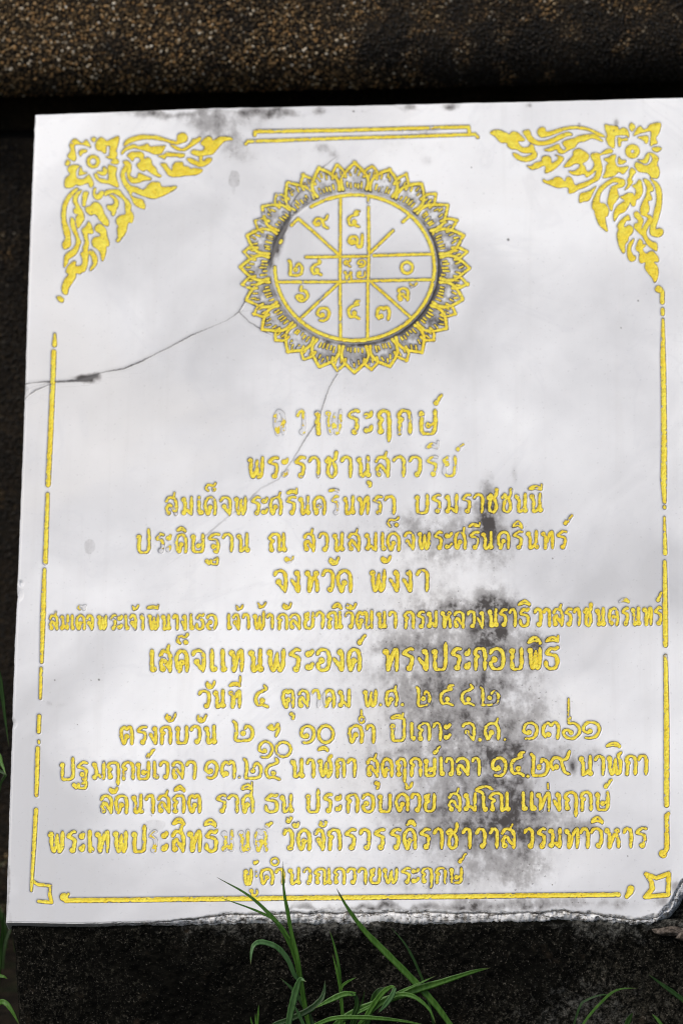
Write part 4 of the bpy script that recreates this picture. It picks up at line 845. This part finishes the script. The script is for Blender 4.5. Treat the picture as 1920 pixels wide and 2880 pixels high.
# side walls
for colI, flip in ((0, False), (nx - 1, True)):
    c = [int(rows[k][colI]) for k in range(1, 5)]
    for j in range(nz - 1):
        a, b = int(fi[j, colI]), int(fi[j + 1, colI])
        q = (a, b, c[3], c[3]) if j > nz // 2 else (a, b, c[1], c[1])
        ef.append(q if not flip else q[::-1])
    ef.append((int(fi[0, colI]), c[0], c[1], c[1])); ef.append((int(fi[nz // 2 + 1, colI]), c[3], c[2], c[1]))
plinth = empty('concrete_plinth', (xl + .3, YF, GROUND)); bpy.context.view_layer.update()
tag(plinth, 'rough black-stained concrete plinth holding up the marble plaque', 'plinth')
allv = np.vstack([fv, np.array(ev)]) - np.array([xl + .3, YF, GROUND])
tris = [];
for q in [tuple(int(t) for t in f) for f in ef]:
    u_ = []
    for t in q:
        if t not in u_: u_.append(t)
    tris.append(u_)
me = bpy.data.meshes.new('plinth_body'); me.from_pydata(allv.tolist(), [], ff.tolist() + [t for t in tris if len(t) > 2])
me.polygons.foreach_set('use_smooth', [True] * len(me.polygons))
at = me.attributes.new('lime', 'FLOAT', 'POINT'); lv = np.zeros(len(allv), np.float32); lv[:n0] = lime.reshape(-1); at.data.foreach_set('value', lv)
link('block', me, M_PLINTH, plinth)

def rock(name, c, r, seed, mat, parent=None, off=Vector((0, 0, 0))):
    n, m = 26, 16; vs = []; fs = []
    th = np.linspace(0, 2 * np.pi, n, endpoint=False); ph = np.linspace(.02, np.pi - .02, m)
    T, P = np.meshgrid(th, ph); dx, dy, dz = np.sin(P) * np.cos(T), np.sin(P) * np.sin(T), np.cos(P)
    k = 1 + (fbm(dx * 3 + dz * 2 + 9, dy * 3 + dz + 9, 1.6, seed, 4, .6) - .5) * .9
    v = np.stack([c[0] - off[0] + r[0] * dx * k, c[1] - off[1] + r[1] * dy * k, c[2] - off[2] + r[2] * dz * k], -1).reshape(-1, 3)
    i = np.arange(n * m).reshape(m, n)
    f = np.stack([i[:-1], np.roll(i[:-1], -1, 1), np.roll(i[1:], -1, 1), i[1:]], -1).reshape(-1, 4)[:, ::-1]
    return link(name, mesh_np(name, v, f), mat, parent)
# mortar squeezed out between slab and block
c = hit(1885, 2618, YF + .001)
rock('mortar_lump', c, (.017, .008, .0045), 5, M_MORTAR, plinth, plinth.location)
c = hit(1960, 2632, YF - .003)
rock('mortar_lump', c, (.018, .009, .006), 8, M_MORTAR, plinth, plinth.location)
# ---------------------------------------------------------------- pebble-dashed wall behind
YU = head.y + .115; YLW = YU + .075; YR = YU + .19; RB = .055
def curl(z): d = np.clip(RB - (z - zu), 0, RB); return RB - np.sqrt(RB * RB - d * d * .985)
zu = hit(0, 284, YU).z; zl = hit(0, 392, YLW).z
wall = empty('pebbledash_wall', (0, YU, GROUND))
tag(wall, 'dark pebble-dashed wall out of focus behind the plaque', 'wall')
def slab_box(name, y0, y1, z0, z1, mat, x0=-1.6, x1=1.7):
    o = Vector(wall.location)
    c = [(x, y, z) for x in (x0, x1) for y in (y0, y1) for z in (z0, z1)]
    me = bpy.data.meshes.new(name); me.from_pydata([(a - o.x, b - o.y, d - o.z) for a, b, d in c], [], [(0, 1, 3, 2), (4, 6, 7, 5), (0, 4, 5, 1), (2, 3, 7, 6), (1, 5, 7, 3), (0, 2, 6, 4)])
    return link(name, me, mat, wall)
slab_box('upper_panel', YU, YR + .05, zu + RB, zu + .9, M_WALL)
zc = zu + RB * (1 - np.sin(np.linspace(0, np.pi / 2, 14))); cy_ = YU + curl(zc); V_ = []; F_ = []
for k in range(14): V_ += [(-1.6, cy_[k] - YU, zc[k] - GROUND), (1.7, cy_[k] - YU, zc[k] - GROUND)]
V_ += [(-1.6, YR + .05 - YU, zu - GROUND), (1.7, YR + .05 - YU, zu - GROUND)]
for k in range(14): F_.append((2 * k, 2 * k + 2, 2 * k + 3, 2 * k + 1))
link('shade_lip', mesh_np('shade_lip', V_, F_), M_WALL, wall)  # lip added and rounded so the panel's foot fades into shade
slab_box('recess_panel', YR, YR + .05, zl - .01, zu - .001, M_WALL)
slab_box('lower_panel', YLW, YR + .05, GROUND - .05, zl, M_WALL)
PH = (1 + 5 ** .5) / 2
ICO_V = np.array([(-1, PH, 0), (1, PH, 0), (-1, -PH, 0), (1, -PH, 0), (0, -1, PH), (0, 1, PH), (0, -1, -PH), (0, 1, -PH), (PH, 0, -1), (PH, 0, 1), (-PH, 0, -1), (-PH, 0, 1)]) / math.hypot(1, PH)
ICO_F = np.array([(0, 11, 5), (0, 5, 1), (0, 1, 7), (0, 7, 10), (0, 10, 11), (1, 5, 9), (5, 11, 4), (11, 10, 2), (10, 7, 6), (7, 1, 8), (3, 9, 4), (3, 4, 2), (3, 2, 6), (3, 6, 8), (3, 8, 9), (4, 9, 5), (2, 4, 11), (6, 2, 10), (8, 6, 7), (9, 8, 1)])
def pebbles(name, x0, x1, z0, z1, y, seed, sp=.0029):
    g = np.random.default_rng(seed); nx_, nz_ = int((x1 - x0) / sp), int((z1 - z0) / sp)
    X, Zz = np.meshgrid(x0 + (np.arange(nx_) + .5) * sp, z0 + (np.arange(nz_) + .5) * sp)
    X[::2] += sp / 2; X = X.ravel() + g.normal(0, sp * .24, X.size); Zz = Zz.ravel() + g.normal(0, sp * .24, Zz.size); n = len(X)
    r = sp * g.uniform(.30, .62, n); sc = r[:, None] * g.uniform(.75, 1.25, (n, 3))
    a = g.uniform(0, 6.28, n); ca, sa = np.cos(a), np.sin(a)
    L = ICO_V[None] * sc[:, None]; L = L * g.uniform(.85, 1.12, (n, 12, 1))
    vx, vz = L[..., 0] * ca[:, None] - L[..., 2] * sa[:, None], L[..., 0] * sa[:, None] + L[..., 2] * ca[:, None]
    o = wall.location
    V = np.stack([vx + X[:, None] - o.x, L[..., 1] + (y + (curl(Zz) if y == YU else 0) + g.uniform(-.0008, .0006, n))[:, None] - o.y, vz + Zz[:, None] - o.z], -1).reshape(-1, 3)
    Fc = (ICO_F[None] + 12 * np.arange(n)[:, None, None]).reshape(-1, 3)
    tone = np.clip(g.beta(1.7, 2.1, n) + .02, 0, 1)
    px = X * 2700 + 3000; pz = Zz * 2700
    al = fbm(px, pz, 420, 61, 4, .55) + np.clip((X + .05) * .35, -.12, .2) + (fbm(px, pz, 60, 62, 3) - .5) * .5
    al = np.clip((al - (.52 if y == YU else .05)) / .26, 0, .95)
    me = mesh_np(name, V, Fc, {'tone': np.repeat(tone, 12), 'algae': np.repeat(al, 12)})
    o_ = link(name, me, M_PEB, wall); o_['kind'] = 'stuff'; return o_
a_, b_ = hit(-200, -120, YU), hit(2100, 284, YU)
pebbles('pebbles', a_.x, b_.x, zu + .0005, a_.z, YU, 3)
a_, b_ = hit(-160, 392, YLW), hit(150, 2900, YLW)
pebbles('pebbles', a_.x, b_.x, max(b_.z, GROUND), zl - .001, YLW, 4)

# ---------------------------------------------------------------- ground
gx, gy = 120, 90
X, Y = np.meshgrid(np.concatenate([[-150, -20, -4], np.linspace(-1.5, 1.6, gx), [5, 20, 150]]), np.concatenate([[-150, -25, -6], np.linspace(-1.6, YLW + .02, gy), [3, 20, 150]]))
Zz = GROUND + (fbm(X * 1000 + 9000, Y * 1000 + 9000, 120, 33, 4) - .5) * .018 * (np.abs(X) < 3) * (np.abs(Y) < 3)
i = np.arange(X.size).reshape(X.shape)
g_o = link('ground', mesh_np('ground', np.stack([X, Y, Zz], -1).reshape(-1, 3), np.stack([i[:-1, :-1], i[:-1, 1:], i[1:, 1:], i[1:, :-1]], -1).reshape(-1, 4)), M_SOIL)
g_o['kind'] = 'structure'

# ---------------------------------------------------------------- grass
def blade_mesh(name, pts, hw, y0, y1, seed, to_ground=True):
    """pts from tip to root in tracing units; hw widest half width; y0/y1 how far in front of the plinth the tip/root stand"""
    rng = random.Random(seed); p = smooth(pts, k=6); n = len(p); C = []
    for k, (x, y) in enumerate(p):
        t = k / (n - 1); C.append(hit(x, y, YF - (y0 + (y1 - y0) * t)))
    if to_ground and C[-1].z > GROUND:
        b = C[-1] + (C[-1] - C[-4]).normalized() * .01; e = Vector((b.x + rng.uniform(-.006, .006), b.y + .004, GROUND - .004))
        for q in range(1, 5): C.append(C[-1].lerp(e, q / 4))
    n = len(C); V = []; F = []; al = []
    view = (CAMW.translation - C[n // 2]).normalized()
    tw = rng.uniform(-.45, .45)
    for k in range(n):
        t = k / (n - 1); d = (C[min(k + 1, n - 1)] - C[max(k - 1, 0)]).normalized()
        side = d.cross(view).normalized(); up = side.cross(d).normalized()
        side = (side * math.cos(tw * (1 - t)) + up * math.sin(tw * (1 - t)))
        w = hw * .82 / 2990 * min(1, (t * 2.6 + .015)) ** .75 * (1 if t < .65 else 1 - (t - .65) * .9) * (1 + .05 * math.sin(k * 1.7 + seed))
        nrm = side.cross(d).normalized()
        for s, f in ((-1, 0), (-.5, -.16), (0, -.30), (.5, -.16), (1, 0)): V.append(C[k] + side * (w * s) + nrm * (w * f * 1.2))
        for s, f in ((.5, -.26), (0, -.42), (-.5, -.26)): V.append(C[k] + side * (w * s) + nrm * (w * f * 1.2))
        al += [1 - t] * 8
        if k:
            a = 8 * (k - 1); b = 8 * k
            F += [(a + q, a + (q + 1) % 8, b + (q + 1) % 8, b + q) for q in range(8)]
    return V, F, al
def tuft(label, blades, group=None, cat='grass'):
    base = None; ms = []
    for q, (pts, hw, y0, y1, mi, tg) in enumerate(blades):
        V, F, al = blade_mesh('leaf_blade', pts, hw, y0, y1, hash_seed(label, q), tg); ms.append((V, F, al, mi))
    xs_ = sum(m[0][-1].x for m in ms) / len(ms); ys_ = sum(m[0][-1].y for m in ms) / len(ms)
    t = empty('grass_tuft', (xs_, ys_, GROUND)); tag(t, label, cat, None, group)
    for V, F, al, mi in ms:
        me = bpy.data.meshes.new('leaf_blade'); me.from_pydata([v - t.location for v in V], [], F)
        me.polygons.foreach_set('use_smooth', [True] * len(me.polygons))
        at = me.attributes.new('along', 'FLOAT', 'POINT'); at.data.foreach_set('value', al)
        link('leaf_blade', me, M_GRASS[mi], t)
    return t
def hash_seed(s, q): return sum(ord(c) for c in s) * 7 + q * 13
def N5(*pts): return [(500 + x / 2, 2400 + y / 2) for x, y in pts]
GG = 'grass tufts growing in front of the plinth'
tuft('tallest grass tuft, forked, its upright blades crossing the last line of lettering', [
    (N5((220, 135), (400, 238), (540, 368), (620, 480), (668, 600), (690, 710), (705, 800), (735, 960)), 9.5, .05, .03, 0, True),
    (N5((235, 248), (400, 306), (500, 350), (575, 400), (630, 480)), 4.2, .052, .045, 0, False),
    (N5((592, 45), (596, 200), (618, 330), (640, 450), (676, 590), (692, 700)), 6.5, .046, .04, 0, False),
    (N5((410, 625), (414, 560), (432, 512), (480, 500), (560, 530), (620, 600), (660, 690), (694, 716)), 9, .07, .045, 2, False),
    (N5((720, 722), (690, 708), (668, 760), (650, 830), (634, 900), (622, 970)), 12, .06, .05, 2, True),
    (N5((652, 850), (680, 905), (712, 975)), 6, .055, .05, 2, True),
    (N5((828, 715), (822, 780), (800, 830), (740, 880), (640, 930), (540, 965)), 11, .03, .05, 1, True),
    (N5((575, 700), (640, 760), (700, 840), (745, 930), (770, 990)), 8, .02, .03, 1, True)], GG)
tuft('slim upright grass tuft between the forked tuft and the long slanting blade', [
    (N5((852, 428), (880, 520), (905, 640), (916, 780), (926, 900), (938, 980)), 6, .03, .03, 0, True),
    (N5((868, 562), (890, 650), (906, 730), (915, 800)), 4, .035, .032, 0, False),
    (N5((1005, 697), (955, 722), (925, 748), (915, 790)), 5, .035, .032, 0, False),
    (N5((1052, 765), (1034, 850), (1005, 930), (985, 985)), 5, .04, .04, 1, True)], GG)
tuft('long slanting grass blade reaching up to the border line', [
    (N5((892, 198), (950, 300), (1040, 425), (1150, 540), (1290, 680), (1390, 785), (1470, 880), (1545, 985)), 11, .06, .05, 0, True),
    (N5((1195, 415), (1262, 490), (1312, 570), (1372, 705), (1405, 820), (1440, 970)), 4.5, .02, .03, 1, True)], GG)
tuft('leafy grass tuft of broad arching blades under the long slanting blade', [
    ([(1378, 2722), (1327, 2734), (1235, 2764), (1168, 2784), (1082, 2814), (997, 2846), (940, 2885)], 13, .05, .06, 0, True),
    ([(1225, 2744), (1170, 2770), (1115, 2795), (1050, 2826), (960, 2870)], 6, .055, .06, 0, True),
    ([(1063, 2849), (1084, 2826), (1102, 2800), (1110, 2778)], 9, .075, .07, 2, False),
    ([(1112, 2776), (1098, 2776), (1074, 2794), (1046, 2832), (1015, 2885)], 9, .07, .06, 0, True),
    ([(1225, 2880), (1204, 2836), (1160, 2802), (1112, 2800), (1060, 2830), (1010, 2880)], 8, .07, .06, 0, True),
    ([(884, 2836), (930, 2812), (968, 2796), (1000, 2796)], 10, .065, .06, 0, False),
    ([(978, 2790), (996, 2797), (1004, 2824), (996, 2850), (988, 2888)], 8, .06, .06, 1, True),
    ([(1200, 2884), (1120, 2870), (1025, 2862), (940, 2864), (880, 2886)], 8, .075, .06, 0, True),
    ([(1085, 2776), (1060, 2790), (1045, 2830), (1030, 2890)], 11, .03, .03, 1, True)], GG)
tuft('single thin grass blade curving over at the right of the tufts', [
    ([(1792, 2779), (1748, 2781), (1718, 2793), (1686, 2823), (1657, 2855), (1632, 2890)], 4.5, .05, .05, 0, True),
    ([(1724, 2800), (1690, 2798), (1650, 2812), (1630, 2830), (1610, 2890)], 4, .02, .03, 1, True)], GG)
tuft('dark grass blades slanting in at the lower right corner', [
    ([(1822, 2740), (1856, 2766), (1891, 2791), (1925, 2818), (1975, 2870)], 7.5, .05, .05, 1, True),
    ([(1778, 2848), (1768, 2866), (1758, 2890)], 9, .05, .05, 1, True), ([(1832, 2852), (1848, 2868), (1866, 2892)], 5, .05, .05, 0, True)], GG)
tuft('two tiny grass blades sprouting left of the forked tuft', [
    ([(728, 2825), (726, 2850), (724, 2886)], 3.2, .05, .05, 0, True), ([(718, 2850), (719, 2870), (720, 2890)], 2.5, .05, .05, 0, True), ([(704, 2858), (708, 2876), (714, 2892)], 2.8, .05, .05, 0, True)], GG)
tuft('grass blades bending out at the left foot of the plinth', [
    ([(22, 2753), (8, 2746), (-20, 2750), (-50, 2800)], 7, -.06, -.06, 0, True),
    ([(56, 2884), (36, 2846), (18, 2822), (0, 2820), (-30, 2850)], 9, -.03, -.04, 0, True),
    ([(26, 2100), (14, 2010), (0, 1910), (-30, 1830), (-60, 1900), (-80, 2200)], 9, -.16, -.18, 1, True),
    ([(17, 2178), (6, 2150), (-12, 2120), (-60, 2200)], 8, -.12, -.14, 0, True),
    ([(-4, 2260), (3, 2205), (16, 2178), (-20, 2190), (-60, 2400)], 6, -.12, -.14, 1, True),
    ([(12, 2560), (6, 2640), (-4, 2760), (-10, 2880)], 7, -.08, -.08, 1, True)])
# the grass between plinth and wall, far out of focus
g = np.random.default_rng(8); V = []; F = []; AL = []
for q in range(260):
    x = g.uniform(hit(-420, 2800, YU).x, hit(70, 2800, YU).x) ; y = g.uniform(YF + .06, YLW - .02)
    if x > xl - .012: x = xl - .02 - abs(g.normal(0, .03))
    h = g.uniform(.03, .15) * (1.5 if q % 9 == 0 else 1); a = g.uniform(0, 6.28); ln = h * g.uniform(.1, .6); w = g.uniform(.0012, .0028)
    b0 = len(V); pa = a + 1.57
    for k in range(6):
        t = k / 5; cx = x + math.cos(a) * ln * t * t; cy = y + math.sin(a) * ln * t * t; cz = GROUND - .004 + h * t * (1 - .25 * t)
        ww = w * (1 - t) ** .6 + .0001
        V += [(cx - math.cos(pa) * ww, cy - math.sin(pa) * ww, cz), (cx, cy, cz - .0006), (cx + math.cos(pa) * ww, cy + math.sin(pa) * ww, cz)]; AL += [t * .9] * 3
        if k:
            i_ = b0 + 3 * k
            F += [(i_ - 3, i_ - 2, i_ + 1, i_), (i_ - 2, i_ - 1, i_ + 2, i_ + 1)]
o = link('grass', mesh_np('grass', np.array(V), np.array(F), {'along': AL}), M_GRASS[1]); o['kind'] = 'stuff'
